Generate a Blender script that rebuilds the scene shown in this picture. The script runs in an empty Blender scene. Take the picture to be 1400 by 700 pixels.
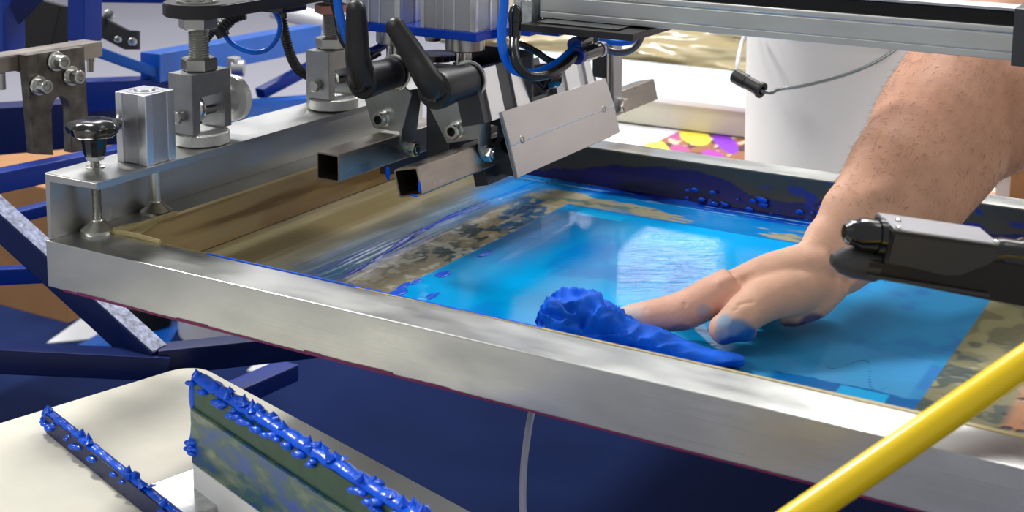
import bpy, bmesh, math, random
import numpy as np
from mathutils import Vector, Matrix, noise
random.seed(7)
S = bpy.context.scene

# ------------------------------------------------------------------ camera
PPX, PPY, FPX = 700.0, 67.0, 1853.97
def _d(p):
    v = Vector((p[0]-PPX, -(p[1]-PPY), -FPX)); return v.normalized()
_ex = -_d((-2520, -275)); _ey = _d((1799, -230)); _ez = _ex.cross(_ey).normalized()
RW = Matrix((_ex, _ey, _ez))                     # rows: world axes seen by the camera = cam -> world
CAM = Vector((0.917, -0.774, 0.360))
cam = bpy.data.cameras.new('camera'); camo = bpy.data.objects.new('camera', cam)
S.collection.objects.link(camo); S.camera = camo
# orthonormalise
_x = _ex.normalized(); _y = (_ey - _x*_ey.dot(_x)).normalized(); _z = _x.cross(_y)
RW = Matrix((_x, _y, _z))
camo.matrix_world = Matrix.Translation(CAM) @ RW.to_4x4()
cam.sensor_width = 36; cam.lens = FPX/1400*36; cam.shift_y = (PPY-350)/1400
cam.clip_start = 0.05; cam.clip_end = 60
cam.dof.use_dof = True; cam.dof.focus_distance = 1.25; cam.dof.aperture_fstop = 11.0

# ------------------------------------------------------------------ world, light, exposure
W = bpy.data.worlds.new('world'); S.world = W; W.use_nodes = True
bg = W.node_tree.nodes['Background']; bg.inputs[0].default_value = (0.93, 0.96, 1.0, 1); bg.inputs[1].default_value = 0.42
S.view_settings.view_transform = 'Standard'; S.view_settings.look = 'None'
S.view_settings.exposure = 0.0; S.view_settings.gamma = 1.0
def area(name, loc, target, size, power, col=(1, 1, 1), sy=None):
    l = bpy.data.lights.new(name, 'AREA'); l.energy = power; l.color = col; l.size = size
    if sy: l.shape = 'RECTANGLE'; l.size_y = sy
    o = bpy.data.objects.new(name, l); S.collection.objects.link(o); o.location = loc
    o.rotation_euler = (Vector(target)-Vector(loc)).to_track_quat('-Z', 'Y').to_euler(); return o
area('ceiling_light', (0.35, 2.3, 2.4), (0.6, 0.2, 0), 0.40, 50, (1.0, 0.98, 0.95))
area('ceiling_light', (-1.75, 0.75, 2.35), (0.5, 0.3, 0), 0.45, 78, (1.0, 0.98, 0.95))
area('ceiling_light', (2.6, 2.0, 2.3), (2.4, 3.3, 0.4), 0.9, 40, (1.0, 0.99, 0.96))
area('ceiling_light', (-1.0, -1.9, 2.1), (0.5, 0.3, 0), 0.9, 22, (1.0, 0.98, 0.96))
area('ceiling_light', (1.9, 1.3, 2.4), (0.6, 0.4, 0), 0.7, 6, (1.0, 0.97, 0.93))
area('ceiling_light', (0.4, 3.2, 2.6), (0.4, 1.5, -0.5), 1.4, 30, (1.0, 0.99, 0.97))
area('ceiling_light', (-3.2, 4.2, 2.6), (-3.2, 4.2, -1), 2.0, 70, (0.97, 0.97, 1.0))

# ------------------------------------------------------------------ measuring: photograph pixel -> point on a known plane
def ray(px, py): return RW @ _d((px, py))
def onz(px, py, z=0.0): r = ray(px, py); return CAM + r*((z-CAM.z)/r.z)
def onx(px, py, x): r = ray(px, py); return CAM + r*((x-CAM.x)/r.x)
def ony(px, py, y): r = ray(px, py); return CAM + r*((y-CAM.y)/r.y)
def at(px, py, d):
    r = _d((px, py)); return CAM + (RW @ r)*(d/-r.z)

# ------------------------------------------------------------------ materials
def lin(c):
    return tuple(((v/255)/12.92 if v/255 <= .04045 else ((v/255+.055)/1.055)**2.4) for v in c)
class NT:
    def __init__(s, name):
        s.m = bpy.data.materials.new(name); s.m.use_nodes = True; s.t = s.m.node_tree
        s.b = s.t.nodes['Principled BSDF']
    def n(s, k, **kw):
        x = s.t.nodes.new(k)
        for a, b in kw.items(): setattr(x, a, b)
        return x
    def l(s, a, b): s.t.links.new(a, b)
def mat(name, col, rough=.5, metal=0, spec=.5, coat=0, bump=0, bscale=(60, 60, 60), bdist=.0008, var=0, vscale=(20, 20, 20),
        emit=0, rvar=0, trans=0, attr=False, sss=0, knurl=0, detail=4):
    t = NT(name); b = t.b; c = lin(col)
    b.inputs['Base Color'].default_value = (*c, 1); b.inputs['Roughness'].default_value = rough
    b.inputs['Metallic'].default_value = metal; b.inputs['Specular IOR Level'].default_value = spec
    b.inputs['Coat Weight'].default_value = coat; b.inputs['Coat Roughness'].default_value = .08
    if trans: b.inputs['Transmission Weight'].default_value = trans
    if sss:
        b.inputs['Subsurface Weight'].default_value = sss; b.inputs['Subsurface Radius'].default_value = (.006, .002, .001)
        b.inputs['Subsurface Scale'].default_value = .6
    if emit: b.inputs['Emission Color'].default_value = (*c, 1); b.inputs['Emission Strength'].default_value = emit
    tc = t.n('ShaderNodeTexCoord')
    def nz(scale, det=detail):
        mp = t.n('ShaderNodeMapping'); mp.inputs['Scale'].default_value = scale; t.l(tc.outputs['Object'], mp.inputs[0])
        x = t.n('ShaderNodeTexNoise'); x.inputs['Scale'].default_value = 1; x.inputs['Detail'].default_value = det
        t.l(mp.outputs[0], x.inputs['Vector']); return x
    src = None
    if attr:
        a = t.n('ShaderNodeAttribute', attribute_name='Col'); src = a.outputs['Color']; t.l(src, b.inputs['Base Color'])
    if var:
        x = nz(vscale); mx = t.n('ShaderNodeMix', data_type='RGBA', blend_type='MULTIPLY'); mx.inputs['Factor'].default_value = 1
        rr = t.n('ShaderNodeMapRange'); rr.inputs[1].default_value = .3; rr.inputs[2].default_value = .7
        rr.inputs[3].default_value = 1-var; rr.inputs[4].default_value = 1+var*.35
        t.l(x.outputs[0], rr.inputs[0])
        if src: t.l(src, mx.inputs[6])
        else: mx.inputs[6].default_value = (*c, 1)
        t.l(rr.outputs[0], mx.inputs[7]); t.l(mx.outputs[2], b.inputs['Base Color'])
        if rvar:
            r2 = t.n('ShaderNodeMapRange'); r2.inputs[1].default_value = .3; r2.inputs[2].default_value = .7
            r2.inputs[3].default_value = rough-rvar; r2.inputs[4].default_value = rough+rvar
            y = nz(tuple(v*1.7 for v in vscale)); t.l(y.outputs[0], r2.inputs[0]); t.l(r2.outputs[0], b.inputs['Roughness'])
    if bump:
        x = nz(bscale); bp = t.n('ShaderNodeBump'); bp.inputs['Strength'].default_value = bump; bp.inputs['Distance'].default_value = bdist
        t.l(x.outputs[0], bp.inputs['Height']); t.l(bp.outputs[0], b.inputs['Normal'])
    return t.m
M = {}
M['alu_x'] = mat('brushed_aluminium_along', (205, 206, 203), .36, 1, bump=.25, bscale=(6, 900, 900), bdist=.0003, var=.16, vscale=(9, 22, 22), rvar=.08)
M['alu_y'] = mat('brushed_aluminium_across', (200, 200, 197), .36, 1, bump=.25, bscale=(900, 6, 900), bdist=.0003, var=.16, vscale=(22, 9, 22), rvar=.08)
M['anod'] = mat('anodised_aluminium', (188, 188, 192), .42, 1, var=.08, vscale=(60, 60, 60), bump=.1, bscale=(1500, 1500, 1500), bdist=.0002)
M['anod_light'] = mat('polished_profile_rib', (228, 228, 230), .3, 1)
M['cast'] = mat('machined_block_aluminium', (165, 166, 166), .40, 1, var=.12, vscale=(70, 70, 70), bump=.2, bscale=(900, 900, 900), bdist=.0002)
M['steel'] = mat('zinc_plated_steel', (185, 184, 178), .28, 1, var=.1, vscale=(80, 80, 80))
M['bright'] = mat('bright_bolt_steel', (214, 214, 208), .24, 1)
M['galv'] = mat('galvanised_bracket_sheet', (172, 176, 174), .36, 1, var=.12, vscale=(50, 50, 30), bump=.1, bscale=(300, 300, 300), bdist=.0003)
M['tube'] = mat('raw_square_steel_tube', (176, 166, 156), .34, 1, var=.14, vscale=(60, 12, 60), rvar=.07, bump=.15, bscale=(900, 8, 900), bdist=.0002)
M['plate'] = mat('satin_scraper_plate', (206, 201, 200), .4, 1, var=.06, vscale=(25, 10, 25), bump=.15, bscale=(1200, 8, 1200), bdist=.0002)
M['dark_steel'] = mat('scratched_dark_steel', (126, 121, 112), .42, 1, var=.45, vscale=(60, 60, 60), rvar=.12, bump=.3, bscale=(120, 120, 300), bdist=.0005)
M['gun'] = mat('dark_grey_metal', (82, 83, 86), .4, .8, var=.15)
M['black'] = mat('matt_black_plastic', (26, 24, 25), .42, 0, bump=.15, bscale=(1500, 1500, 1500), bdist=.0002)
M['gloss_black'] = mat('glossy_black_plastic', (10, 9, 10), .16, 0, coat=.4)
M['hole'] = mat('dark_recess', (6, 6, 8), .8)
M['blue_plate'] = mat('blue_anodised_plate', (0, 62, 180), .3, .2, spec=.3)
M['blue_steel'] = mat('blue_painted_steel', (0, 44, 136), .36, 0, spec=.25, coat=.1, var=.12, vscale=(8, 8, 8), bump=.1, bscale=(90, 90, 90), bdist=.0006)
M['blue_light'] = mat('lighter_blue_painted_steel', (10, 88, 182), .35, 0, spec=.3, coat=.2, var=.1)
M['navy'] = mat('navy_painted_steel', (0, 24, 82), .42, 0, spec=.25, coat=.1, var=.2, vscale=(10, 10, 10))
M['hose_blue'] = mat('blue_polyurethane_hose', (0, 104, 224), .28, 0, spec=.35, coat=.2)
M['fit_blue'] = mat('blue_release_collar', (8, 46, 140), .35)
M['hose_black'] = mat('black_rubber_hose', (20, 20, 22), .3)
M['hose_grey'] = mat('smoky_grey_hose', (92, 92, 96), .22, 0, coat=.3)
M['yellow'] = mat('yellow_hose', (255, 216, 0), .32, 0, coat=.2)
M['brass'] = mat('brass_screw', (190, 150, 80), .25, 1)
M['copper'] = mat('pinkish_washer', (196, 140, 118), .4, .3)
M['clear'] = mat('cloudy_valve_block', (196, 198, 196), .18, .6, var=.3, vscale=(120, 120, 120))
M['tape'] = mat('khaki_masking_tape', (132, 118, 78), .33, 0, coat=.25, attr=True, bump=.2, bscale=(50, 12, 50), bdist=.0008)
M['tape_line'] = mat('yellowed_tape_edge', (184, 168, 120), .45, 0, var=.25, vscale=(60, 60, 60))
M['ink'] = mat('wet_cobalt_ink', (0, 88, 226), .25, 0, spec=.3, coat=.25, bump=.4, bscale=(260, 260, 260), bdist=.0012)
M['magenta'] = mat('magenta_paint_residue', (122, 22, 84), .5, 0, var=.3, vscale=(90, 90, 90))
M['cloth'] = mat('ink_soaked_blue_cloth', (0, 98, 226), .6, 0, spec=.2, var=.35, vscale=(60, 60, 60), bump=.35, bscale=(180, 180, 180), bdist=.0012)
M['cream'] = mat('cream_laminate_board', (226, 222, 205), .5, 0, var=.06, vscale=(30, 30, 30), bump=.1, bscale=(400, 400, 400), bdist=.0003)
M['green'] = mat('green_squeegee_rubber', (36, 82, 58), .4, 0, var=.3, vscale=(60, 20, 60))
M['olive_wood'] = mat('inky_olive_squeegee_side', (104, 116, 96), .4, 0, var=.4, vscale=(30, 30, 60), coat=.3)
M['white_plastic'] = mat('white_bucket_plastic', (238, 237, 234), .4, 0, sss=0)
M['white'] = mat('white_surface', (235, 235, 238), .5)
M['wire'] = mat('galvanised_wire', (130, 136, 138), .35, .9)
M['wire_white'] = mat('white_coated_cord', (225, 225, 228), .4)
M['beige'] = mat('beige_box_side', (200, 196, 178), .55, 0, var=.08, vscale=(14, 14, 14))
M['ice'] = mat('pale_blue_sheet', (205, 226, 240), .25, 0, var=.04, vscale=(10, 10, 10))
M['kraft'] = mat('kraft_cardboard', (176, 128, 82), .7, 0, var=.12, vscale=(12, 12, 12))
M['wrap'] = mat('tan_wrapping_film', (178, 162, 122), .3, 0, coat=.4, var=.2, vscale=(8, 8, 30))
M['floor'] = mat('pale_hall_floor', (206, 204, 214), .5, 0, var=.05, vscale=(1, 1, 1))
M['upper_wall'] = mat('dark_upper_wall', (92, 96, 106), .8, 0)
M['carpet'] = mat('navy_carpet', (24, 42, 92), .95, 0, spec=.2, var=.25, vscale=(3, 3, 3), bump=.5, bscale=(300, 300, 300), bdist=.004)
M['speck'] = mat('paint_speckled_blue', (150, 158, 190), .5, 0, var=.75, vscale=(160, 160, 160), bump=.4, bscale=(160, 160, 160), bdist=.002)
M['skin'] = mat('skin', (214, 160, 130), .58, 0, spec=.35, sss=.12, attr=True, var=.10, vscale=(70, 70, 70), bump=.35, bscale=(420, 420, 420), bdist=.0007, detail=6)
M['hair'] = mat('arm_hair', (120, 84, 52), .5)
M['connector_top'] = mat('grey_connector_cover', (158, 158, 164), .4, .5, var=.1)
M['connector_side'] = mat('charcoal_connector_side', (58, 58, 60), .5, .1)

def screen_mat():
    t = NT('inked_screen_film'); b = t.b
    a = t.n('ShaderNodeAttribute', attribute_name='Col'); r = t.n('ShaderNodeAttribute', attribute_name='Rgh')
    tc = t.n('ShaderNodeTexCoord')
    t.l(a.outputs['Color'], b.inputs['Base Color']); t.l(r.outputs['Fac'], b.inputs['Roughness'])
    b.inputs['Specular IOR Level'].default_value = .42; b.inputs['Coat Weight'].default_value = .12; b.inputs['Coat Roughness'].default_value = .05; b.inputs['Coat IOR'].default_value = 1.6
    mp = t.n('ShaderNodeMapping'); mp0 = t.n('ShaderNodeMapping'); mp0.inputs['Rotation'].default_value = (0, 0, math.radians(-30)); t.l(tc.outputs['Object'], mp0.inputs[0]); mp.inputs['Scale'].default_value = (14, 420, 1); t.l(mp0.outputs[0], mp.inputs[0])
    x = t.n('ShaderNodeTexNoise'); x.inputs['Scale'].default_value = 1; x.inputs['Detail'].default_value = 5; t.l(mp.outputs[0], x.inputs['Vector'])
    x2 = t.n('ShaderNodeTexNoise'); x2.inputs['Scale'].default_value = 14; x2.inputs['Detail'].default_value = 2; t.l(tc.outputs['Object'], x2.inputs['Vector'])
    b1 = t.n('ShaderNodeBump'); b1.inputs['Strength'].default_value = .22; b1.inputs['Distance'].default_value = .0006; t.l(x.outputs[0], b1.inputs['Height'])
    b2 = t.n('ShaderNodeBump'); b2.inputs['Strength'].default_value = .05; b2.inputs['Distance'].default_value = .002; t.l(x2.outputs[0], b2.inputs['Height']); t.l(b1.outputs[0], b2.inputs['Normal'])
    t.l(b2.outputs[0], b.inputs['Normal']); t.l(b2.outputs[0], b.inputs['Coat Normal']); return t.m
M['screen'] = screen_mat()

def knurl_mat():
    t = NT('knurled_steel'); b = t.b
    b.inputs['Base Color'].default_value = (*lin((196, 196, 192)), 1); b.inputs['Metallic'].default_value = 1; b.inputs['Roughness'].default_value = .34
    tc = t.n('ShaderNodeTexCoord'); hs = []
    for rot in (.78, -.78):
        mp = t.n('ShaderNodeMapping'); mp.inputs['Rotation'].default_value = (rot, rot, rot); t.l(tc.outputs['Object'], mp.inputs[0])
        w = t.n('ShaderNodeTexWave'); w.inputs['Scale'].default_value = 380; t.l(mp.outputs[0], w.inputs['Vector']); hs.append(w)
    m = t.n('ShaderNodeMath', operation='ADD'); t.l(hs[0].outputs['Fac'], m.inputs[0]); t.l(hs[1].outputs['Fac'], m.inputs[1])
    bp = t.n('ShaderNodeBump'); bp.inputs['Strength'].default_value = .6; bp.inputs['Distance'].default_value = .0006
    t.l(m.outputs[0], bp.inputs['Height']); t.l(bp.outputs[0], b.inputs['Normal']); return t.m
M['knurl'] = knurl_mat()

def olive_ink_mat():
    t = NT('ink_smeared_holder'); b = t.b; b.inputs['Roughness'].default_value = .35; b.inputs['Coat Weight'].default_value = .4
    tc = t.n('ShaderNodeTexCoord'); mp = t.n('ShaderNodeMapping'); mp.inputs['Scale'].default_value = (22, 22, 60); mp.inputs['Rotation'].default_value = (0, .5, 0); t.l(tc.outputs['Object'], mp.inputs[0])
    x = t.n('ShaderNodeTexNoise'); x.inputs['Scale'].default_value = 1; x.inputs['Detail'].default_value = 5; t.l(mp.outputs[0], x.inputs['Vector'])
    r = t.n('ShaderNodeValToRGB'); e = r.color_ramp.elements; e[0].position = .36; e[0].color = (*lin((4, 66, 170)), 1); e[1].position = .66; e[1].color = (*lin((128, 140, 112)), 1)
    k = e.new(.50); k.color = (*lin((52, 92, 92)), 1); t.l(x.outputs[0], r.inputs[0]); t.l(r.outputs[0], b.inputs['Base Color']); return t.m
M['olive_ink'] = olive_ink_mat()
def print_mat():                                   # printed flower cloth
    t = NT('flower_print'); b = t.b; b.inputs['Roughness'].default_value = .6
    a = t.n('ShaderNodeAttribute', attribute_name='Col'); t.l(a.outputs['Color'], b.inputs['Base Color']); return t.m
M['print'] = print_mat()

# ------------------------------------------------------------------ mesh helpers
def basis(d):
    d = Vector(d).normalized(); a = Vector((0, 0, 1)) if abs(d.z) < .9 else Vector((1, 0, 0))
    u = a.cross(d).normalized(); return u, d.cross(u).normalized(), d
class B:
    def __init__(s): s.bm = bmesh.new()
    def box(s, lo, hi, bev=0, mtx=None, seg=2):
        lo = Vector(lo); hi = Vector(hi); c = (lo+hi)/2; e = hi-lo
        m = Matrix.Translation(c) @ Matrix.Diagonal((*e, 1))
        if mtx: m = mtx @ m
        r = bmesh.ops.create_cube(s.bm, size=1, matrix=m)
        if bev:
            es = list({e for v in r['verts'] for e in v.link_edges})
            bmesh.ops.bevel(s.bm, geom=es, offset=bev, segments=seg, affect='EDGES', profile=.5)
        return s
    def bar(s, p0, p1, w, h, bev=0, up=(0, 0, 1)):  # rectangular bar between two points
        p0 = Vector(p0); p1 = Vector(p1); z = (p1-p0).normalized(); x = Vector(up).cross(z).normalized()*-1; y = z.cross(x)
        m = Matrix((x, y, z)).transposed().to_4x4(); m.translation = p0
        return s.box((-w/2, -h/2, 0), (w/2, h/2, (p1-p0).length), bev, m)
    def cyl(s, p0, p1, r0, r1=None, seg=24, caps=True):
        p0 = Vector(p0); p1 = Vector(p1); r1 = r0 if r1 is None else r1
        return s.lathe([(0, r0), ((p1-p0).length, r1)], p0, p1-p0, seg, caps)
    def lathe(s, prof, o, d, seg=32, caps=True, ph=0, lobes=0, amp=0):
        u, v, w = basis(d); o = Vector(o); R = []
        for h, r in prof:
            ring = []
            for i in range(seg):
                a = 2*math.pi*i/seg+ph; rr = r*(1+amp*math.cos(lobes*a)) if lobes else r
                ring.append(s.bm.verts.new(o+w*h+(u*math.cos(a)+v*math.sin(a))*rr))
            R.append(ring)
        for a, b in zip(R, R[1:]):
            for i in range(seg): s.bm.faces.new((a[i], a[(i+1) % seg], b[(i+1) % seg], b[i]))
        if caps: s.bm.faces.new(R[0][::-1]); s.bm.faces.new(R[-1])
        return s
    def sweep(s, pts, rad, seg=12, up=(0, 0, 1), asp=1.0, res=6, smooth=True, caps=True, twist=None):
        """round or elliptical sweep. rad: number or list; asp: height/width (number or list)"""
        P = [Vector(p) for p in pts]; n = len(P)
        rad = [rad]*n if not hasattr(rad, '__len__') else list(rad); asp = [asp]*n if not hasattr(asp, '__len__') else list(asp)
        Q = []; R = []; A = []
        if smooth and n > 2:
            for i in range(n-1):
                a, b, c, d = P[max(i-1, 0)], P[i], P[i+1], P[min(i+2, n-1)]
                for k in range(res):
                    t = k/res; Q.append(.5*((2*b)+(c-a)*t+(2*a-5*b+4*c-d)*t*t+(3*b-a-3*c+d)*t**3))
                    e = t*t*(3-2*t); R.append(rad[i]*(1-e)+rad[i+1]*e); A.append(asp[i]*(1-e)+asp[i+1]*e)
            Q.append(P[-1]); R.append(rad[-1]); A.append(asp[-1])
        else: Q, R, A = P, rad, asp
        rings = []; u = None
        for i, q in enumerate(Q):
            t = (Q[min(i+1, len(Q)-1)]-Q[max(i-1, 0)]).normalized()
            if u is None: u = Vector(up).cross(t); u = u.normalized() if u.length > 1e-4 else basis(t)[0]
            u = (u-t*u.dot(t)).normalized(); v = t.cross(u)
            rings.append([s.bm.verts.new(q+u*math.cos(2*math.pi*k/seg)*R[i]+v*math.sin(2*math.pi*k/seg)*R[i]*A[i]) for k in range(seg)])
        for a, b in zip(rings, rings[1:]):
            for i in range(seg): s.bm.faces.new((a[i], a[(i+1) % seg], b[(i+1) % seg], b[i]))
        if caps: s.bm.faces.new(rings[0][::-1]); s.bm.faces.new(rings[-1])
        return s
    def prism(s, pts, d, bev=0):
        a = [s.bm.verts.new(Vector(p)) for p in pts]; b = [s.bm.verts.new(Vector(p)+Vector(d)) for p in pts]; n = len(a)
        fs = [s.bm.faces.new(a[::-1]), s.bm.faces.new(b)]
        fs += [s.bm.faces.new((a[i], a[(i+1) % n], b[(i+1) % n], b[i])) for i in range(n)]
        if bev: bmesh.ops.bevel(s.bm, geom=list({e for f in fs[:2] for e in f.edges}), offset=bev, segments=2, affect='EDGES')
        return s
    def hexa(s, o, d, r, h, ch=.12):
        return s.lathe([(0, r*(1-ch)), (h*.12, r), (h*.88, r), (h, r*(1-ch))], o, d, 6)
    def thread(s, p0, p1, r, pitch=.0015, seg=16):
        p0 = Vector(p0); L = (Vector(p1)-p0).length; n = max(2, int(L/pitch)); pr = []
        for i in range(n): pr += [(L*i/n, r*.86), (L*(i+.5)/n, r)]
        pr.append((L, r*.86)); return s.lathe(pr, p0, Vector(p1)-p0, seg)
    def ball(s, c, r, sc=(1, 1, 1), sub=3):
        bmesh.ops.create_icosphere(s.bm, subdivisions=sub, radius=1, matrix=Matrix.Translation(Vector(c)) @ Matrix.Diagonal((r*sc[0], r*sc[1], r*sc[2], 1))); return s
def rootloc(p):
    while p.parent: p = p.parent
    return p.location
def obj(name, b, m, parent=None, smooth=40, kind=None, label=None):
    bm = b.bm if isinstance(b, B) else b
    off = rootloc(parent).copy() if parent else Vector()
    bmesh.ops.recalc_face_normals(bm, faces=bm.faces)
    if off.length: bmesh.ops.translate(bm, vec=-off, verts=bm.verts)
    me = bpy.data.meshes.new(name); bm.to_mesh(me); bm.free(); me.materials.append(M[m] if isinstance(m, str) else m)
    if smooth:
        me.polygons.foreach_set('use_smooth', [True]*len(me.polygons)); me.set_sharp_from_angle(angle=math.radians(smooth))
    o = bpy.data.objects.new(name, me); S.collection.objects.link(o)
    if smooth and len(me.polygons) < 6000:
        w = o.modifiers.new('normals', 'WEIGHTED_NORMAL'); w.keep_sharp = True; w.weight = 100
    if parent: o.parent = parent
    if kind: o['kind'] = kind
    if label: o['label'] = label
    return o
def thing(name, loc, label, cat, group=None):
    o = bpy.data.objects.new(name, None); S.collection.objects.link(o); o.location = Vector(loc); o.empty_display_size = .02
    o['label'] = label; o['category'] = cat
    if group: o['group'] = group
    return o
def tag(o, label, cat, group=None):
    # put the origin of a one-mesh thing at its base
    me = o.data; n = len(me.vertices); co = np.empty(n*3, 'f'); me.vertices.foreach_get('co', co); co = co.reshape(-1, 3)
    c = (co.min(0)+co.max(0))/2; c[2] = co[:, 2].min(); co -= c; me.vertices.foreach_set('co', co.ravel()); o.location = Vector([float(v) for v in c])
    o['label'] = label; o['category'] = cat
    if group: o['group'] = group
    return o
def vnoise(x, y, seed=0):
    xi = np.floor(x).astype(np.int64); yi = np.floor(y).astype(np.int64); fx = x-xi; fy = y-yi
    fx = fx*fx*(3-2*fx); fy = fy*fy*(3-2*fy)
    def h(a, b):
        n = (a*374761393+b*668265263+seed*1442695041) & 0x7fffffff; n = ((n ^ (n >> 13))*1274126177) & 0x7fffffff
        return ((n ^ (n >> 16)) & 0xffff)/65535.0
    return (h(xi, yi)*(1-fx)+h(xi+1, yi)*fx)*(1-fy)+(h(xi, yi+1)*(1-fx)+h(xi+1, yi+1)*fx)*fy
def fbm(x, y, seed=0, o=4):
    s = 0; a = .5; t = 0
    for i in range(o): s = s+a*vnoise(x*2**i, y*2**i, seed+i*17); t += a; a *= .5
    return s/t
def sm(x, a, b): t = np.clip((x-a)/(b-a), 0, 1); return t*t*(3-2*t)
def mixc(c, d, m): return c*(1-m[..., None])+np.array(lin(d))*m[..., None]
def gridmesh(name, P, C, m, parent, R=None, off=None, smooth=True):
    ny, nx = P.shape[:2]; off = rootloc(parent) if parent else Vector()
    V = (P-np.array(off)).reshape(-1, 3); i = np.arange(ny*nx).reshape(ny, nx)
    F = np.stack([i[:-1, :-1], i[:-1, 1:], i[1:, 1:], i[1:, :-1]], -1).reshape(-1, 4)
    me = bpy.data.meshes.new(name); me.vertices.add(len(V)); me.vertices.foreach_set('co', V.astype('f').ravel())
    me.loops.add(F.size); me.loops.foreach_set('vertex_index', F.astype('i').ravel())
    me.polygons.add(len(F)); me.polygons.foreach_set('loop_start', np.arange(0, F.size, 4).astype('i')); me.update(calc_edges=True)
    if C is not None:
        a = me.color_attributes.new('Col', 'FLOAT_COLOR', 'POINT'); a.data.foreach_set('color', np.concatenate([C.reshape(-1, 3), np.ones((len(V), 1))], 1).astype('f').ravel())
    if R is not None:
        a = me.attributes.new('Rgh', 'FLOAT', 'POINT'); a.data.foreach_set('value', R.astype('f').ravel())
    if smooth: me.polygons.foreach_set('use_smooth', [True]*len(F))
    me.materials.append(M[m]); o = bpy.data.objects.new(name, me); S.collection.objects.link(o)
    if parent: o.parent = parent
    return o
X = Vector((1, 0, 0)); Y = Vector((0, 1, 0)); Z = Vector((0, 0, 1))

# ================================================================== SETTING
FZ = -0.9
def struct(name, b, m, **k): o = obj(name, b, m, kind='structure', **k); return o
struct('floor', B().box((-9, -2.5, FZ-.05), (6, 10, FZ)), 'floor')
struct('trim_1', B().box((-3.6, -1.5, FZ+.0005), (3.0, 2.35, FZ+.008)), 'carpet', label='navy carpet laid on the pale hall floor under the machine')
struct('wall_back', B().box((-9, 8.0, FZ), (6, 8.1, 1.2)), 'floor')
struct('trim_2', B().box((-9, 8.0, 1.2), (6, 8.1, 5.2)), 'upper_wall', label='dark upper part of the far hall wall')
M['lit_panel'] = mat('lit_hall_panel', (240, 244, 255), .3, emit=1.6)
M['lit_window'] = mat('lit_hall_window', (236, 242, 255), .3, emit=5.5)
def refl(px, py, yy=7.98):
    p = onz(px, py, -.042); r = ray(px, py); r.z = -r.z; return p+r*((yy-p.y)/r.y)
for i_, (xa_, xb_, ya_, yb_) in enumerate([(832, 985, 328, 384), (690, 709, 352, 428), (722, 733, 352, 380), (757, 788, 347, 388), (795, 806, 345, 412)]):
    a_, b_ = refl((xa_), (ya_+yb_)/2), refl(xb_, (ya_+yb_)/2); za_, zb_ = refl((xa_+xb_)/2, ya_).z, refl((xa_+xb_)/2, yb_).z
    struct('window_%d' % (i_+1), B().box((a_.x, 7.96, min(za_, zb_)), (b_.x, 7.995, max(za_, zb_))), 'lit_window')
struct('wall_left', B().box((-9.1, -2.5, FZ), (-9, 8.1, 3.2)), 'floor')

M['stand_wall'] = mat('white_stand_wall', (236, 233, 228), .6)
struct('wall_right', B().box((.9, 3.4, FZ), (6, 3.46, 1.7)), 'stand_wall')

def reflw(px, py, yy=7.98):
    p = onz(px, py, 0); r = ray(px, py); r.z = -r.z; return p+r*((yy-p.y)/r.y)
a_, b_ = reflw(75, 320), reflw(235, 345)
struct('window_6', B().box((a_.x, 7.95, min(reflw(150, 345).z, a_.z)), (b_.x, 7.985, reflw(150, 372).z+.25)), 'lit_panel')

# ================================================================== SCREEN FRAME
fr = thing('screen_frame', (0, 0, -.042), 'large aluminium screen printing frame with blue inked mesh in the middle of the photo', 'screen frame')
H = .042
obj('frame_rail', B().box((0, 0, -H), (1.0, .045, 0), .0012), 'alu_x', fr)
obj('frame_rail', B().box((0, .0452, -H), (.037, .5598, 0), .0012), 'alu_y', fr)
obj('frame_rail', B().box((0, .56, -H), (1.0, .60, 0), .0012), 'alu_x', fr)
obj('frame_rail', B().box((.94, .0452, -H), (1.0, .5598, 0), .0012), 'alu_y', fr)
b = B()
for i in range(60):                                # wavering line of old paint along the lower front edge
    x0 = .02+i*.0165; h = .0003+.0007*noise.noise((x0*9, 0, 0))**2*6+.0003*(math.sin(i*1.7)+1)+(.0012 if .27 < x0 < .36 else 0)
    h *= (.4 if x0 > .44 else 1)
    b.box((x0, -.0007, -H-.0006), (x0+.0166, .0005, -H+h))
obj('paint_residue', b, 'magenta', fr, label='magenta paint residue along the lower front edge')
# inner walls, taped; ink smeared up the far wall
nx, ny = 520, 24
u = np.linspace(0, 1, nx); v = np.linspace(0, 1, ny); U, V_ = np.meshgrid(u, v)
x = .037+U*(.94-.037)
P = np.stack([x, .5596-(1-V_)**2*.006, -H+.0008+V_*(H-.0002)], -1)
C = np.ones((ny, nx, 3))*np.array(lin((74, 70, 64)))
h = fbm(x*11, V_*1.2, 5); edge = .50+.55*(h-.5)*2.0+.12*np.sin(x*23)
C = mixc(C, (60, 74, 60), sm(fbm(x*20, V_*3, 8), .5, .7)*.35)
C = mixc(C, (3, 14, 104), sm(edge-V_, -.02, .03)); C = mixc(C, (4, 10, 58), sm(edge-.35-V_, 0, .2)*.75)
C = mixc(C, (3, 40, 160), sm(fbm(x*60, V_*5, 31), .62, .68)*sm(x, .42, .5)*.9)
C = mixc(C, (190, 176, 132), (V_ > .965)*1.0)
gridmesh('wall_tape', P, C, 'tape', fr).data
y = .0455+U*(.559-.0455)
P = np.stack([.0374+(1-V_)**2*.008, y, -H+.0008+V_*(H-.0002)], -1)
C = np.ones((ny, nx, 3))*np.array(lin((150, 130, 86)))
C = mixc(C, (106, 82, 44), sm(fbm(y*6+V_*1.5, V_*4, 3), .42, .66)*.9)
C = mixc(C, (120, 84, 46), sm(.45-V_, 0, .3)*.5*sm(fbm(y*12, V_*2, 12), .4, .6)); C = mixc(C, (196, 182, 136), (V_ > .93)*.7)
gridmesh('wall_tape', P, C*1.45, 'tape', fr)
x = .037+U*(.94-.037)
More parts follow.
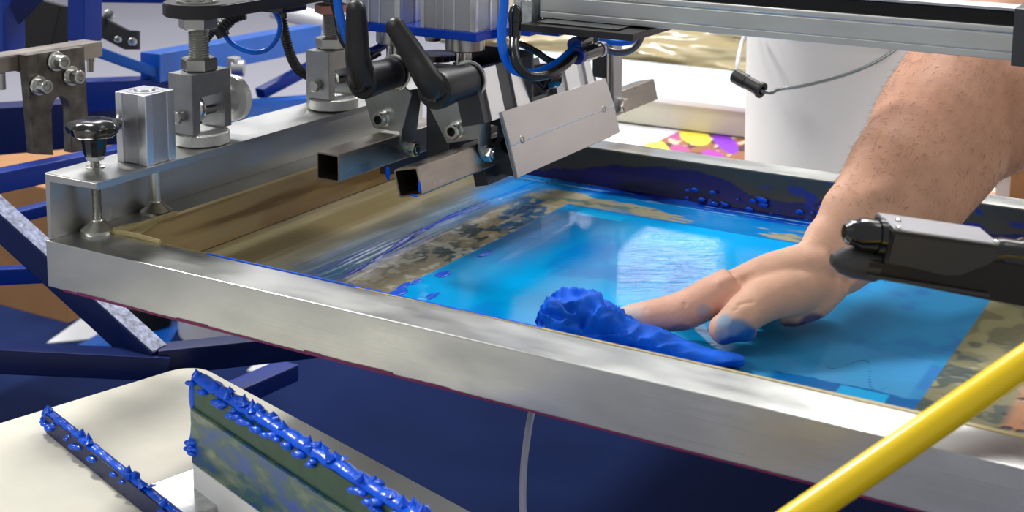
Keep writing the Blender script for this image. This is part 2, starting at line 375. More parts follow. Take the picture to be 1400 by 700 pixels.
P = np.stack([x, .0455+(1-V_)**2*.004, -H+.0008+V_*(H-.0002)], -1)
C = np.ones((ny, nx, 3))*np.array(lin((150, 136, 96)))
gridmesh('wall_tape', P, C, 'tape', fr)
# narrow yellowed tape edge lapping the front rail and a blue ink line beside it
b = B(); n = 90
for i in range(n):
    x0 = .30+i*.64/n; w = .0014+.0012*(noise.noise((x0*14, 3, 0))+.5)+(.003*max(0, (x0-.6)/.2) if x0 > .55 else 0)
    b.box((x0, .0452-w, .00005), (x0+.64/n, .0456, .0005))
obj('tape_strip', b, 'tape_line', fr, label='yellowed tape edge along the inside of the front rail')
b = B()
for i in range(70):
    x0 = .145+i*.0046; w = .0007+.0008*abs(noise.noise((x0*40, 7, 0)))
    b.box((x0, .0453-w, .0001), (x0+.0047, .0458, .0009))
obj('ink_line', b, 'ink', fr, label='blue ink bead along the inner edge of the front rail')
b = B()                                            # folded tape corner
def fold(pts, r=.0012): b.sweep(pts, r, seg=6, asp=2.2)
b.prism([(.0375, .0455, -.001), (.060, .0458, -.0006), (.0372, .105, -.0006)], (0, 0, .0012))
fold([(.030, .043, .001), (.036, .052, .003), (.037, .08, .001), (.0372, .12, .0006)])
fold([(.030, .043, .001), (.05, .0458, .0022), (.09, .0458, .0008)])
fold([(.031, .0435, .0015), (.044, .053, .0035), (.041, .075, .0025), (.038, .10, .001)])
obj('tape_fold', b, 'tape_line', fr, label='folded khaki tape in the near left corner')

# the mesh: olive stencil film and blue ink
nx, ny = 640, 380
U, V_ = np.meshgrid(np.linspace(0, 1, nx), np.linspace(0, 1, ny))
x = .0375+U*(.9395-.0375); y = .0458+V_*(.5594-.0458)
wob = (fbm(x*30, y*30, 2)-.5)
C = np.ones((ny, nx, 3))*np.array(lin((170, 160, 124)))                      # olive film
C = mixc(C, (176, 168, 138), sm(fbm(x*40, y*5, 21), .45, .7)*.8)
C = mixc(C, (128, 110, 62), sm(fbm(x*30, y*3, 22), .5, .7)*.7)
# smeared ink streaks running back across the left of the film
st = fbm((x-.12*(y-.3)**2)*220, y*5, 40, 5); st2 = fbm((x-.1*y)*80, y*3, 41, 4)
lo = .085+.10*sm(y, .52, .16)*0+.02*(fbm(y*9, y*0, 3)-.5)
mk = sm(x, .105+.02*st2, .165+.06*st)*sm(y, .08, .16)
mk = mk*sm(.2625-x, 0, .002)*(1-.85*sm(x, .205, .228)*sm(.36-y, 0, .04))
C = mixc(C, (8, 92, 140), mk*.95); C = mixc(C, (96, 104, 88), mk*sm(fbm((x-.12*y)*140, y*4, 51, 4), .5, .62)*.25)
C = mixc(C, (14, 74, 168), mk*sm(st, .52, .62)*.9)
C = mixc(C, (140, 176, 190), mk*sm(fbm((x-.1*y)*300, y*4, 47, 4), .56, .70)*.55)
C = mixc(C, (0, 132, 214), sm(y+.25*(x-.1)+.06*wob, .44, .47)*sm(x, .13, .17)*.85)
C = mixc(C, (0, 84, 210), sm(st, .56, .62)*sm(y, .42, .5)*sm(x, .12, .16))
# mottled brown patch beside the blue print area
bp_ = sm(x, .200, .214)*sm(.262-x, -.001, .002)*sm(.50-y, 0, .02)
C = mixc(C, (138, 130, 106), bp_*.92); C = mixc(C, (0, 98, 150), bp_*sm(y, .34, .37)*.95)
cell = fbm(x*90, y*60, 60, 3)
C = mixc(C, (34, 62, 68), bp_*sm(cell+.5*sm(y, .2, .28)*sm(.37-y, 0, .03)*.4, .56, .64)*sm(y, .2, .25)*sm(.40-y, 0, .04)*.9)
C = mixc(C, (168, 152, 112), bp_*sm(fbm(x*48, y*24, 66, 3), .47, .51)*sm(y, .27, .33)*.9)
C = mixc(C, (186, 186, 170), bp_*sm(fbm(x*130, y*90, 67, 2), .62, .66)*.7)
bs = np.abs(x-(.1935+.012*np.sin(y*13)))-.0024*(.5+fbm(y*30, x*5, 9)*1.6)
C = mixc(C, (6, 56, 196), sm(-bs, 0, .0012)*sm(y, .14, .17)*sm(.41-y, 0, .05))
# the blue print area
inb = sm(x, .2615, .2625)*sm(.7115-x, -.0004, .0006)*sm(.468-y, -.0004, .0008)
blue = np.ones((ny, nx, 3))*np.array(lin((0, 152, 228)))
blue = mixc(blue, (0, 172, 240), sm(fbm(x*7, y*7, 70), .45, .65)*.7)
blue = mixc(blue, (0, 96, 160), sm(.34-x+.5*(y-.3)*.2, -.02, .05)*sm(y, .24, .34)*sm(.47-y, 0, .03)*.8)
blue = mixc(blue, (0, 112, 206), sm(fbm(x*14, y*9, 71), .55, .66)*.55)
blue = mixc(blue, (56, 144, 196), sm(x+.25*(.3-y), .56, .62)*.92)              # wiped, greyer film on the right
blue = mixc(blue, (50, 104, 184), sm(x, .58, .62)*sm(fbm(x*16, y*16, 73), .56, .66)*.55)
blue = mixc(blue, (70, 156, 210), sm(x+.15*y, .655, .66)*sm(.705-x-.0*y, 0, .005)*sm(.245-y, 0, .012)*.75)
blue = mixc(blue, (0, 104, 176), sm(x, .60, .61)*sm(.160+.02*(x-.65)+.008*(fbm(x*90, y*20, 75)-.5)-y, 0, .002))
blue = mixc(blue, (10, 170, 232), ((x > .655) & (x < .69) & (y < .158) & (y > .135))*1.0)
cr = np.abs(y-(.205-.55*(x-.635)-.02*np.sin(x*160)))-.0012-.002*(fbm(x*200, y*200, 77)-.5)
blue = mixc(blue, (16, 96, 150), sm(-cr, 0, .001)*sm(x, .632, .64)*sm(.69-x, 0, .01))
blue = mixc(blue, (0, 176, 240), ((x > .285) & (x < .338) & (np.abs(y-.452) < .009))*.9)
C = C*(1-inb[..., None])+blue*inb[..., None]
# beyond the print area: tan streaks and blue
bk = sm(y, .4675, .4690)*sm(x, .255, .27)
C = C*(1-bk[..., None])+np.array(lin((0, 120, 190)))*bk[..., None]
tn = sm(fbm(x*16+y*10, y*50, 81), .44, .54)*sm(y, .470, .476)*sm(.522-y+.01*wob, 0, .008)*sm(x, .20, .23)
C = mixc(C, (172, 160, 112), tn*.85); C = mixc(C, (60, 110, 120), tn*sm(fbm(x*50, y*90, 82), .55, .65)*.7)
C = mixc(C, (0, 74, 186), sm(y+.02*wob, .522, .536)*sm(x, .2, .26)); C = mixc(C, (2, 20, 116), sm(y+.03*wob, .540, .552)*sm(x, .2, .3))
C = mixc(C, (120, 190, 225), sm(fbm(x*12, y*260, 83), .64, .7)*sm(y, .515, .53)*.8)
# right of the print area: olive film with worn blotches
rt = sm(x, .7112, .7122)
rr = np.ones((ny, nx, 3))*np.array(lin((118, 116, 84)))
rr = mixc(rr, (58, 74, 66), sm(fbm(x*45, y*45, 90, 3), .46, .52)*sm(.34-y, 0, .1)); rr = mixc(rr, (150, 146, 104), sm(fbm(x*36, y*36, 91, 2), .56, .6)*.8)
rr = mixc(rr, (170, 116, 76), sm(x+.0*y, .765, .775)*sm(fbm(x*30, y*30, 92), .40, .5)); rr = mixc(rr, (110, 70, 84), sm(x, .775, .79)*sm(fbm(x*25, y*25, 93), .52, .58)); rr = mixc(rr, (30, 34, 34), sm(x, .75, .76)*sm(fbm(x*90, y*90, 94), .60, .66))
C = C*(1-rt[..., None])+rr*rt[..., None]
R = np.full((ny, nx), .22); R = R*(1-inb)+.055*inb+inb*.06*sm(x, .56, .6); R = R-.1*bk; R += .12*rt+.05*bp_+.05*(fbm(x*60, y*60, 99)-.5)
Zh = -H+.0002+.0006*mk*sm(st, .5, .62)+.0004*bp_*sm(cell, .5, .60)+.0010*sm(-bs, 0, .0012)
Zh = Zh+.0006*sm(y, .54, .55)*fbm(x*80, y*80, 7)+.0003*rt*sm(fbm(x*90, y*90, 94), .58, .70)
P = np.stack([x, y, Zh], -1)
gridmesh('screen_mesh', P, C, 'screen', fr, R, None)
b = B()                                            # thick drops of ink near the edge of the print area
for (px, py, r, e) in [(556, 391, .0045, 2.4), (571, 386, .004, 1.8), (548, 400, .006, 1.6), (608, 374, .006, 1.8), (661, 348, .0055, 2.2), (540, 402, .004, 3), (590, 405, .003, 3)]:
    p = onz(px, py, -H)
    for k in range(3):
        b.ball(p+Vector((random.uniform(-.003, .003), random.uniform(-.006, .006), .0006)), r*random.uniform(.6, 1), (.8, e, .22), 2)
for k in range(46):
    p = Vector((random.uniform(.36, .58), random.uniform(.548, .557), -H+random.uniform(0, .016)))
    b.ball(p, random.uniform(.0012, .0035), (1.6, .6, .9), 1)
obj('ink_clots', b, 'ink', fr, kind='stuff')

# ================================================================== LEFT CLAMP SIDE
ZF = .059
# angle profile
t = thing('angle_profile', (0, .003, .0002), 'long brushed aluminium angle profile standing along the left rail of the frame', 'bracket')
b = B(); ys, ye = .003, .575
o2 = [(-.0008, 0, .0002), (-.0008, 0, ZF), (.0625, 0, ZF), (.0625, 0, ZF-.0062), (.0048, 0, ZF-.0062), (.0048, 0, .0002)]
b.prism([Vector((p[0], ys, p[2])) for p in o2], (0, ye-ys, 0), .0007)
obj('angle_web', b, 'alu_y', t)
b = B()                                            # small screws on the lip side
for yy in (.128, .138):
    b.cyl((.030, yy, ZF-.014), (.030, yy, ZF-.006), .0028, seg=12)
obj('screw', b, 'steel', t)

def foot(b, c, r=.0135):
    b.lathe([(0, r*.96), (.0012, r), (.0035, r), (.0105, r*.42), (.0125, r*.36)], c, Z, 40)
# star knob clamp
kx, ky = .0210, .0400
t = thing('clamp_screw', (kx, ky, 0), 'clamp screw with a glossy black lobed knob at the near end of the angle profile', 'knob')
b = B(); z0 = .0855
b.lathe([(0, .012), (.002, .0175), (.006, .0222), (.011, .0232), (.0145, .0205), (.0162, .015), (.0168, .006)], (kx, ky, z0), Z, 72, lobes=7, amp=.055)
obj('knob_head', b, 'gloss_black', t)
b = B(); b.lathe([(0, .0088), (.003, .0098), (.016, .0112)], (kx, ky, .0700), Z, 12); obj('knob_hub', b, 'gloss_black', t, smooth=20)
b = B(); b.hexa((kx, ky, .0655), Z, .0082, .0046); obj('lock_nut', b, 'bright', t, smooth=20)
b = B(); b.thread((kx, ky, .010), (kx, ky, .070), .0042, .0015); obj('threaded_rod', b, 'steel', t)
b = B(); b.lathe([(0, .0078), (.001, .0084), (.002, .006)], (kx, ky, ZF), Z, 28); obj('washer', b, 'bright', t)
b = B(); foot(b, (kx, ky, 0), .0150); obj('foot_pad', b, 'bright', t)
# second levelling foot under the post
t = thing('levelling_foot', (.021, .110, 0), 'smooth round levelling foot on the frame under the ribbed post', 'foot')
b = B(); b.cyl((.021, .110, .010), (.021, .110, ZF-.0064), .0052); obj('rod', b, 'bright', t)
b = B(); foot(b, (.021, .110, 0), .0145); obj('foot_pad', b, 'bright', t)
# ribbed square post
pl = onz(160, 221, ZF); pr = onz(214, 229, ZF); pf = onz(242, 219, ZF)
x0, x1, y0, y1 = pl.x, .0575, .066, .100; zt = .1225
t = thing('profile_post', ((x0+x1)/2, (y0+y1)/2, ZF), 'short square ribbed aluminium profile post with a round recess on top', 'profile post')
b = B(); b.box((x0, y0, ZF), (x1, y1, zt), .0015)
obj('post_body', b, 'anod', t)
b = B(); wr = .0088
for (xa, xb) in ((x0-.0002, x0+wr*.9), (x1-wr, x1+.0006)): b.box((xa, y0-.0009, ZF+.0001), (xb, y0+.004, zt-.0002), .0005)
obj('rib', b, 'anod_light', t)
b = B()
for (ya, yb) in ((y0-.0006, y0+.0075), (y1-.0085, y1+.0004)): b.box((x1-.003, ya, ZF+.0001), (x1+.0009, yb, zt-.0002), .0005)
obj('rib', b, 'anod_light', t)
b = B(); c = Vector(((x0+x1)/2, (y0+y1)/2, zt))
b.box((x0-.0003, y0-.0006, zt-.0006), (x1+.0005, y1, zt+.0002), .0006)
b.lathe([(0, .0158), (.0006, .0158), (.0006, .0128), (-.0004, .0124), (-.0004, .0095), (.0010, .0092), (.0020, .0085), (.0020, .001)], c+Z*.0001, Z, 40)
obj('post_cap', b, 'anod_light', t)

# swivel fork joints (block, nuts, threaded stem, adjusting wheels)
def fork(fx, fy, w, l, zb, zt, rodtop, label, flip=1, wheel_side=True):
    t = thing('fork_joint', (fx, fy, ZF), label, 'fork joint', 'fork joints standing on the angle profile' if False else None)
    b = B(); b.cyl((fx, fy, ZF), (fx, fy, zb-.012), .0048); obj('stud', b, 'dark_steel', t)
    b = B(); R0 = .0265 if wheel_side else .0275
    b.lathe([(0, R0-.003), (.0012, R0), (.0108, R0), (.0122, R0-.0015), (.0125, .004)], (fx, fy, zb-.0135), Z, 64); obj('base_wheel', b, 'knurl', t)
    b = B(); xa, xb, ya, yb = fx-w/2, fx+w/2, fy-l/2, fy+l/2; lw = .0095; zs = zb+(zt-zb)*.62
    prof = [(ya, zb), (ya, zt), (yb, zt), (yb, zb), (yb-lw, zb), (yb-lw, zs), (ya+lw, zs), (ya+lw, zb)]
    b.prism([Vector((xa, p[0], p[1])) for p in prof], (w, 0, 0), .0006); obj('fork_block', b, 'cast', t)
    zc = zb+(zt-zb)*.36
    b = B(); b.lathe([(0, .010), (.002, .0125), (.006, .0135), (.010, .0125), (.012, .008), (.014, .007)], (fx, ya+lw+.001, zc), Y, 36)
    obj('roller', b, 'bright', t)
    b = B(); b.cyl((fx, ya-.007, zc-.004), (fx, yb+.010, zc-.004), .0045, seg=20); b.hexa((fx, ya-.0075, zc-.004), Y, .0062, .005); obj('pin', b, 'steel', t)
    if wheel_side:
        b = B(); b.lathe([(0, .006), (.001, .012), (.010, .0155), (.012, .0215), (.0125, .0225), (.0205, .0225), (.0215, .0205), (.0215, .004)], (fx, yb+.0005, zc+.002), Y, 64)
        obj('thumb_wheel', b, 'knurl', t)
    b = B(); b.hexa((fx, fy, zt), Z, .0172, .0125); obj('nut', b, 'steel', t, smooth=20)
    b = B(); b.thread((fx, fy, zt+.006), (fx, fy, rodtop), .0098, .0023, 28); obj('threaded_stem', b, 'steel', t)
    return t
t = fork(.033, .160, .030, .052, .0725, .1285, .182, 'near fork joint with a knurled thumbwheel beside the ribbed post')
b = B(); b.hexa((.033, .160, .1680), Z, .0182, .0110); obj('nut', b, 'steel', t, smooth=20)
b = B(); b.lathe([(0, .0205), (.0014, .0205)], (.033, .160, .1792), Z, 36); obj('washer', b, 'steel', t)
t = fork(.040, .352, .031, .050, .0735, .1235, .1825, 'far fork joint on the angle profile with a round white-metal roller', wheel_side=False)
b = B(); b.cyl((.0243, .340, .0885), (.0236, .340, .0885), .0042); b.cyl((.0243, .340, .083), (.022, .340, .083), .0035); obj('set_screw', b, 'steel', t)
b = B(); b.hexa((.040, .352, .1610), Z, .0178, .0105); obj('nut', b, 'copper', t, smooth=20, label='pinkish upper nut')

# black arm plate on top of the joints
t = thing('arm_plate', (.036, .14, .1806), 'thick matt black arm plate with a rounded end above the near fork joint', 'arm plate')
b = B(); pts = []
for k in range(13):
    a = math.pi+math.pi*k/12; pts.append(Vector((.033+.034*math.cos(a), .163+.034*math.sin(a), .1808)))
pts += [Vector((.067, .47, .1808)), Vector((-.001, .47, .1808))]
b.prism(pts, (0, 0, .0125), .001); obj('plate', b, 'black', t)
b = B(); b.lathe([(0, .0195), (.0016, .0195), (.0018, .0135), (.0036, .0135)], (.033, .160, .1935), Z, 36); b.hexa((.033, .160, .1952), Z, .0165, .010); obj('top_nut', b, 'bright', t, smooth=30)
b = B(); b.box((.012, .245, .1935), (.058, .32, .1975), .0015); obj('nameplate', b, 'clear', t, label='pale silver strip on top of the plate')
b = B(); b.box((.020, .262, .171), (.050, .300, .1806), .002); b.cyl((.035, .281, .164), (.035, .281, .171), .003, seg=12); obj('cable_clamp', b, 'gloss_black', t)

def hose(name, pts, r, m, label, cat='hose', seg=12, ribbed=0, group=None):
    b = B()
    if not ribbed: b.sweep(pts, r, seg=seg, res=8)
    else:
        q = B(); P = [Vector(p) for p in pts]; Q = []
        for i in range(len(P)-1):
            a, bb, c, d = P[max(i-1, 0)], P[i], P[i+1], P[min(i+2, len(P)-1)]
            for k in range(12):
                tt = k/12; Q.append(.5*((2*bb)+(c-a)*tt+(2*a-5*bb+4*c-d)*tt*tt+(3*bb-a-3*c+d)*tt**3))
        Q.append(P[-1]); L = [0]
        for a, c in zip(Q, Q[1:]): L.append(L[-1]+(c-a).length)
        n = int(L[-1]/ribbed*2); R_ = []; PP = []; j = 0
        for i in range(n+1):
            s = L[-1]*i/n
            while j < len(L)-2 and L[j+1] < s: j += 1
            f = (s-L[j])/max(1e-9, L[j+1]-L[j]); PP.append(Q[j].lerp(Q[j+1], f)); R_.append(r if i % 2 else r*.84)
        b.sweep(PP, R_, seg=seg, smooth=False); q.bm.free()
    o = obj(name, b, m); tag(o, label, cat, group); return o
def pp(l, d): return [at(x, y, d if not isinstance(d, (list, tuple)) else d[i]) for i, (x, y) in enumerate(l)]
hose('corrugated_conduit', pp([(335, 18), (318, 24), (303, 38)], 1.36), .0072, 'black', 'short corrugated black conduit under the arm plate beside the near threaded stem', 'conduit', ribbed=.0036, seg=16)
hose('corrugated_conduit', pp([(307, 36), (294, 40), (281, 55), (276, 68)], 1.40), .0048, 'black', 'thin corrugated black conduit running down behind the near threaded stem', 'conduit', ribbed=.003, seg=16)
hose('corrugated_conduit', pp([(372, 2), (384, 24), (392, 58), (401, 84), (412, 98), (432, 108)], [1.42, 1.42, 1.43, 1.44, 1.46, 1.52]), .0056, 'black', 'long corrugated black conduit hanging to the far fork joint', 'conduit', ribbed=.0028, seg=16)
b = B(); b.cyl(at(299, 36, 1.385), at(306, 50, 1.385), .0078, .0066, 16); b.cyl(at(301, 30, 1.385), at(296, 44, 1.385), .0066, .007, 16); tag(obj('cable_elbow', b, 'black'), 'black cable elbow where the blue loop leaves the conduit', 'fitting')
hose('air_hose', pp([(306, 46), (318, 60), (335, 69), (352, 71.5), (368, 66), (380, 50), (383, 32), (377, 18), (368, 10)], 1.39), .0027, 'hose_blue', 'thin dark-blue air hose looping under the black arm plate')

# ================================================================== FAR-LEFT BRACKET WITH THE THREE SOCKET BOLTS
xb = onx(0, 0, 0); bp0 = at(80, 90, 1.42); XB = bp0.x
t = thing('slotted_bracket', onx(80, 205, XB), 'scratched dark steel slotted bracket bolted to a bar at the upper left edge', 'bracket')
def q(px, py, dx=0): return onx(px, py, XB+dx)
b = B(); sl = [(70, 216)]
out = [(36, 76), (115, 64), (123, 205)]
slot = [(98, 209), (97, 150), (93, 136), (84, 130), (75, 135), (70, 150), (73, 212)]
pts = [q(*p) for p in out+slot+[(47.5, 211)]]
b.prism(pts, (-.012, 0, 0), .0004); obj('slot_plate', b, 'dark_steel', t)
b = B(); 
b.prism([q(-60, 88, -.0125), q(140, 57, -.0125), q(141, 62, -.0125), q(141, 77, -.0125), q(116, 82, -.0125), q(-60, 110, -.0125)], (-.030, 0, 0), .0012); obj('cross_bar', b, 'tube', t)
def sock(b, p, d, r, h, hole=True):
    b.lathe([(-.003, r*1.28), (-.0005, r*1.28), (0, r*.92), (.0002, r), (h-.0008, r), (h, r*.9), (h, r*.62), (h-.0035, r*.58), (h-.0035, .0001)], p, d, 36, caps=False)
for (px, py) in [(76, 84), (97, 104), (52, 117)]:
    b = B(); c = q(px, py, .001); b.lathe([(0, .0104), (.0016, .0108), (.0032, .0100)], c, X, 30); b.lathe([(.003, .0076), (.0135, .0076), (.0145, .0068), (.0145, .0044)], c, X, 30, caps=False)
    b.cyl(c+X*.0105, c+X*.0106, .0045, seg=6)
    b.lathe([(.0145, .0044), (.0108, .0040)], c, X, 6, caps=False)
    obj('socket_bolt', b, 'bright', t)
b = B(); b.cyl(q(124, 78, -.02), q(124, 98, -.02), .0040, seg=16); b.cyl(q(124, 76, -.02), q(124, 84, -.02), .0052, seg=16); obj('stud', b, 'steel', t)
b = B(); b.cyl(q(2, 100, -.02), q(3, 122, -.02), .0040, seg=16); obj('stud', b, 'steel', t)

# ================================================================== PRINTING HEAD
# guide beam along X
YB = .335; zb = ony(1100, 57, YB).z
t = thing('guide_beam', (.95, YB, zb), 'long extruded aluminium guide beam crossing the top right of the photo', 'beam')
xL, xR = .30, 1.02; hh = .0255
b = B(); b.box((xL, YB, zb), (xR, YB+.040, zb+.0062), .0008); b.box((xL, YB+.0012, zb+.0060), (xR, YB+.040, zb+.0070))
b.box((xL, YB, zb+.0068), (xR, YB+.040, zb+.0205), .0008); b.box((xL, YB+.0012, zb+.0203), (xR, YB+.040, zb+.0212))
b.box((xL, YB, zb+.0210), (xR, YB+.040, zb+.0275), .0020)
obj('beam_profile', b, 'alu_x', t)
b = B(); b.box((xL, YB+.004, zb+.0273), (xR, YB+.038, zb+.0400), .0008); obj('rail_cover', b, 'hole', t)
b = B(); b.box((xL, YB+.002, zb+.039), (xR, YB+.030, zb+.0415), .0005); obj('top_strip', b, 'anod', t)
b = B(); pe = ony(1384, 60, YB); b.box((pe.x, YB-.0015, zb-.004), (pe.x+.03, YB+.042, zb+.042), .001); obj('end_cap', b, 'gun', t)
# black slide plate under the beam
py0 = .300; c = ony(865, 57, py0)
t = thing('slide_plate', (c.x, py0, c.z), 'flat matt black slide plate directly under the guide beam', 'plate')
b = B(); b.box((.30, py0, c.z), (c.x, YB+.055, c.z+.0065), .0006); obj('plate', b, 'black', t)
b = B(); b.box((.31, py0+.012, c.z+.0065), (c.x-.02, YB+.045, zb-.0002), .0006); obj('spacer', b, 'gloss_black', t)

# tilted frame of the front squeegee
TA = math.radians(14.0)
O2 = onz(578, 267, .03)
def TL(u, y, w): return Vector((O2.x+u*math.cos(TA)-w*math.sin(TA), y, O2.z+u*math.sin(TA)+w*math.cos(TA)))
TM = Matrix(((math.cos(TA), 0, -math.sin(TA), O2.x), (0, 1, 0, 0), (math.sin(TA), 0, math.cos(TA), O2.z), (0, 0, 0, 1)))
def sqtube(b, s, y0, y1, mtx, wall=.0016, rr=.0018):
    def loop(o, r, y):
        P = []; lo, hi = -s+o, -o
        for (cx, cz, a0) in ((hi-r, hi+s-r, 0), (lo+r, hi+s-r, 90), (lo+r, lo+s+r, 180), (hi-r, lo+s+r, 270)):
            for k in range(4):
                a = math.radians(a0+30*k); P.append(b.bm.verts.new(mtx @ Vector((cx+r*math.cos(a), y, cz+r*math.sin(a)))))
        return P
    A, Bq, C_, D = loop(0, rr, y0), loop(0, rr, y1), loop(wall, rr*.5, y0), loop(wall, rr*.5, y1); n = len(A)
    for i in range(n):
        j = (i+1) % n
        b.bm.faces.new((A[i], A[j], Bq[j], Bq[i])); b.bm.faces.new((C_[j], C_[i], D[i], D[j]))
        b.bm.faces.new((A[j], A[i], C_[i], C_[j])); b.bm.faces.new((Bq[i], Bq[j], D[j], D[i]))
y2a, y2b = O2.y, .715; T2 = .0262
t = tsq2 = thing('squeegee_bar', TL(-T2/2, y2a, 0), 'square steel tube bar tilted in front, its open end touching above the blue streaks', 'squeegee bar')
b = B(); sqtube(b, T2, y2a, y2b, TM); obj('square_tube', b, 'tube', t)
b = B(); b.box((-.0205, y2a+.115, -.0165), (-.0055, y2a+.30, -.0003), .0006, TM); obj('blade_holder', b, 'gun', t)
b = B(); b.ball(TL(-.0014, y2a-.0004, .008), .003, (.4, .3, 2.0), 2); b.ball(TL(-.009, y2a-.0004, .0008), .0022, (2.0, .3, .5), 2); obj('ink_drip', b, 'ink', t, label='blue ink on the open end')
O1 = onz(464, 250, .03); T1 = .0262; M1 = Matrix.Translation((O1.x, 0, O1.z)); y1a = O1.y
t = thing('squeegee_bar', (O1.x-T1/2, y1a, O1.z), 'upright square steel tube bar behind, its open end over the brown taped rail', 'squeegee bar')
b = B(); sqtube(b, T1, y1a, .66, M1); obj('square_tube', b, 'tube', t)
b = B(); b.box((-.019, y1a+.09, -.014), (-.007, .60, -.0003), .0006, M1); obj('blade_holder', b, 'gun', t)
b = B(); b.ball(at(530, 236, 1.30), .0038, (.7, .5, 1.7), 2); b.ball(at(531, 242, 1.30), .0030, (.6, .5, 1.3), 2); obj('ink_drip', b, 'ink', t, label='blue ink drip under the tube')

# clamp brackets of folded sheet with bolts
def bracket(yb, poly, flapx, flap, label, sockp, hexp, tint='galv'):
    t = thing('clamp_bracket', ony(*sockp, yb), label, 'bracket')
    b = B(); b.prism([ony(px, py, yb) for px, py in poly], (0, .0024, 0), .0004); obj('front_sheet', b, tint, t)
    b = B(); b.prism([onx(px, py, flapx) for px, py in flap], (-.0024, 0, 0), .0004); obj('side_flap', b, tint, t)
    p = ony(*sockp, yb); b = B()
    b.lathe([(0, .0092), (.0018, .0092)], p, -Y, 30); b.lathe([(.0018, .0078), (.0085, .0080), (.0095, .0072), (.0095, .0046)], p, -Y, 30, caps=False)
    b.lathe([(.0095, .0046), (.0060, .0042)], p, -Y, 6, caps=False); obj('socket_bolt', b, 'bright', t)
    b = B(); b.cyl(p-Y*.0052, p-Y*.0058, .0048, seg=6); obj('bolt_socket', b, 'hole', t)
    p = onx(*hexp, flapx); b = B(); b.lathe([(0, .0086), (.0015, .0086)], p, X, 30); b.hexa(p+X*.0015, X, .0078, .0055); b.lathe([(.007, .0040), (.0078, .0030)], p, X, 16)
    obj('hex_bolt', b, 'bright', t, smooth=20)
    return t
flap2x = TL(.0008, 0, .012).x+.0012
yq2 = onx(665, 208, flap2x).y; FY2 = onx(656, 190, flap2x).y
bracket(FY2, [(584, 141), (592, 128), (604, 112), (618, 101), (632, 97), (645, 99), (655, 108), (656, 190), (645, 191), (611, 196)], flap2x,
        [(656, 116), (668, 123), (670, 128), (672, 199), (671, 214), (666, 221), (660, 219), (656, 205)], 'galvanised clamp bracket holding the front tilted squeegee bar', (624, 178), (666, 210))
flap1x = O1.x+.0012; FY1 = onx(550, 180, flap1x).y
t1 = bracket(FY1, [(496, 128), (504, 112), (520, 98), (536, 93), (547, 98), (553, 108), (553, 120), (563, 128), (549, 180), (535, 179), (511, 175), (508, 170)], flap1x,
        [(556, 124), (573, 121), (577, 126), (567, 206), (561, 212), (553, 210), (548, 198), (549, 182)], 'galvanised clamp bracket holding the rear squeegee bar', (524, 162), (562, 203))

# clamping levers
def lever(yb, base, end, tip, kink, r, label, rtip):
    x = ony(*base, yb); p0 = Vector(x)-Y*.0026; p1 = onx(*end, x.x); dd = (p1-p0)
    p1 = p0-Y*abs(dd.y); p1.z = x.z
    t = thing('clamp_lever', p0, label, 'lever')
    L = abs(dd.y)
    b = B(); b.lathe([(0, r*.84), (.001, r*.95), (L*.45, r), (L*.86, r*1.12), (L*.97, r*1.10), (L, r*.98)], p0, -Y, 40); obj('hub', b, 'black', t)
    b = B(); b.lathe([(-.004, r*1.10), (-.0006, r*1.14), (0, r*1.05)], p0+Y*.0012, -Y, 36); obj('washer', b, 'bright', t)
    yf = p1.y; tp = ony(*tip, yf-.004); kk = [ony(px, py, yf-.002) for px, py in kink]
    pts = [Vector(p1)+Y*.006]+kk+[tp]; n = len(pts)
    rad = [r*1.05]+[r*.98-(r*.98-rtip)*((i+1)/n)**.55 for i in range(len(kk))]+[rtip]
    b = B(); b.sweep(pts, rad, seg=20, up=(0, 1, 0), asp=[.8]*n, res=8); b.ball(tp, rtip, (1, .8, 1), 3); obj('handle', b, 'black', t)
    b = B(); b.lathe([(0, r*.66), (.003, r*.66), (.0045, r*.60), (.0045, r*.44), (.002, r*.42), (.002, .0001)], Vector(p1)-Y*.001, -Y, 32, caps=False)
    b.lathe([(.001, r*.40), (.0042, r*.40), (.0050, r*.33), (.0050, r*.2), (.003, .0001)], Vector(p1)-Y*.001, -Y, 24, caps=False)
    obj('screw', b, 'gloss_black', t)
    return t
lever(FY2, (641, 109), (592, 124), (541, 38), [(585, 108), (565, 75)], .0168, 'black clamping lever slanting up to the left, on the front bracket', .0100)
lever(FY1, (540, 99), (493, 111), (487, 14), [(490, 85), (488, 50)], .0158, 'black clamping lever standing straight up, on the rear bracket', .0102)

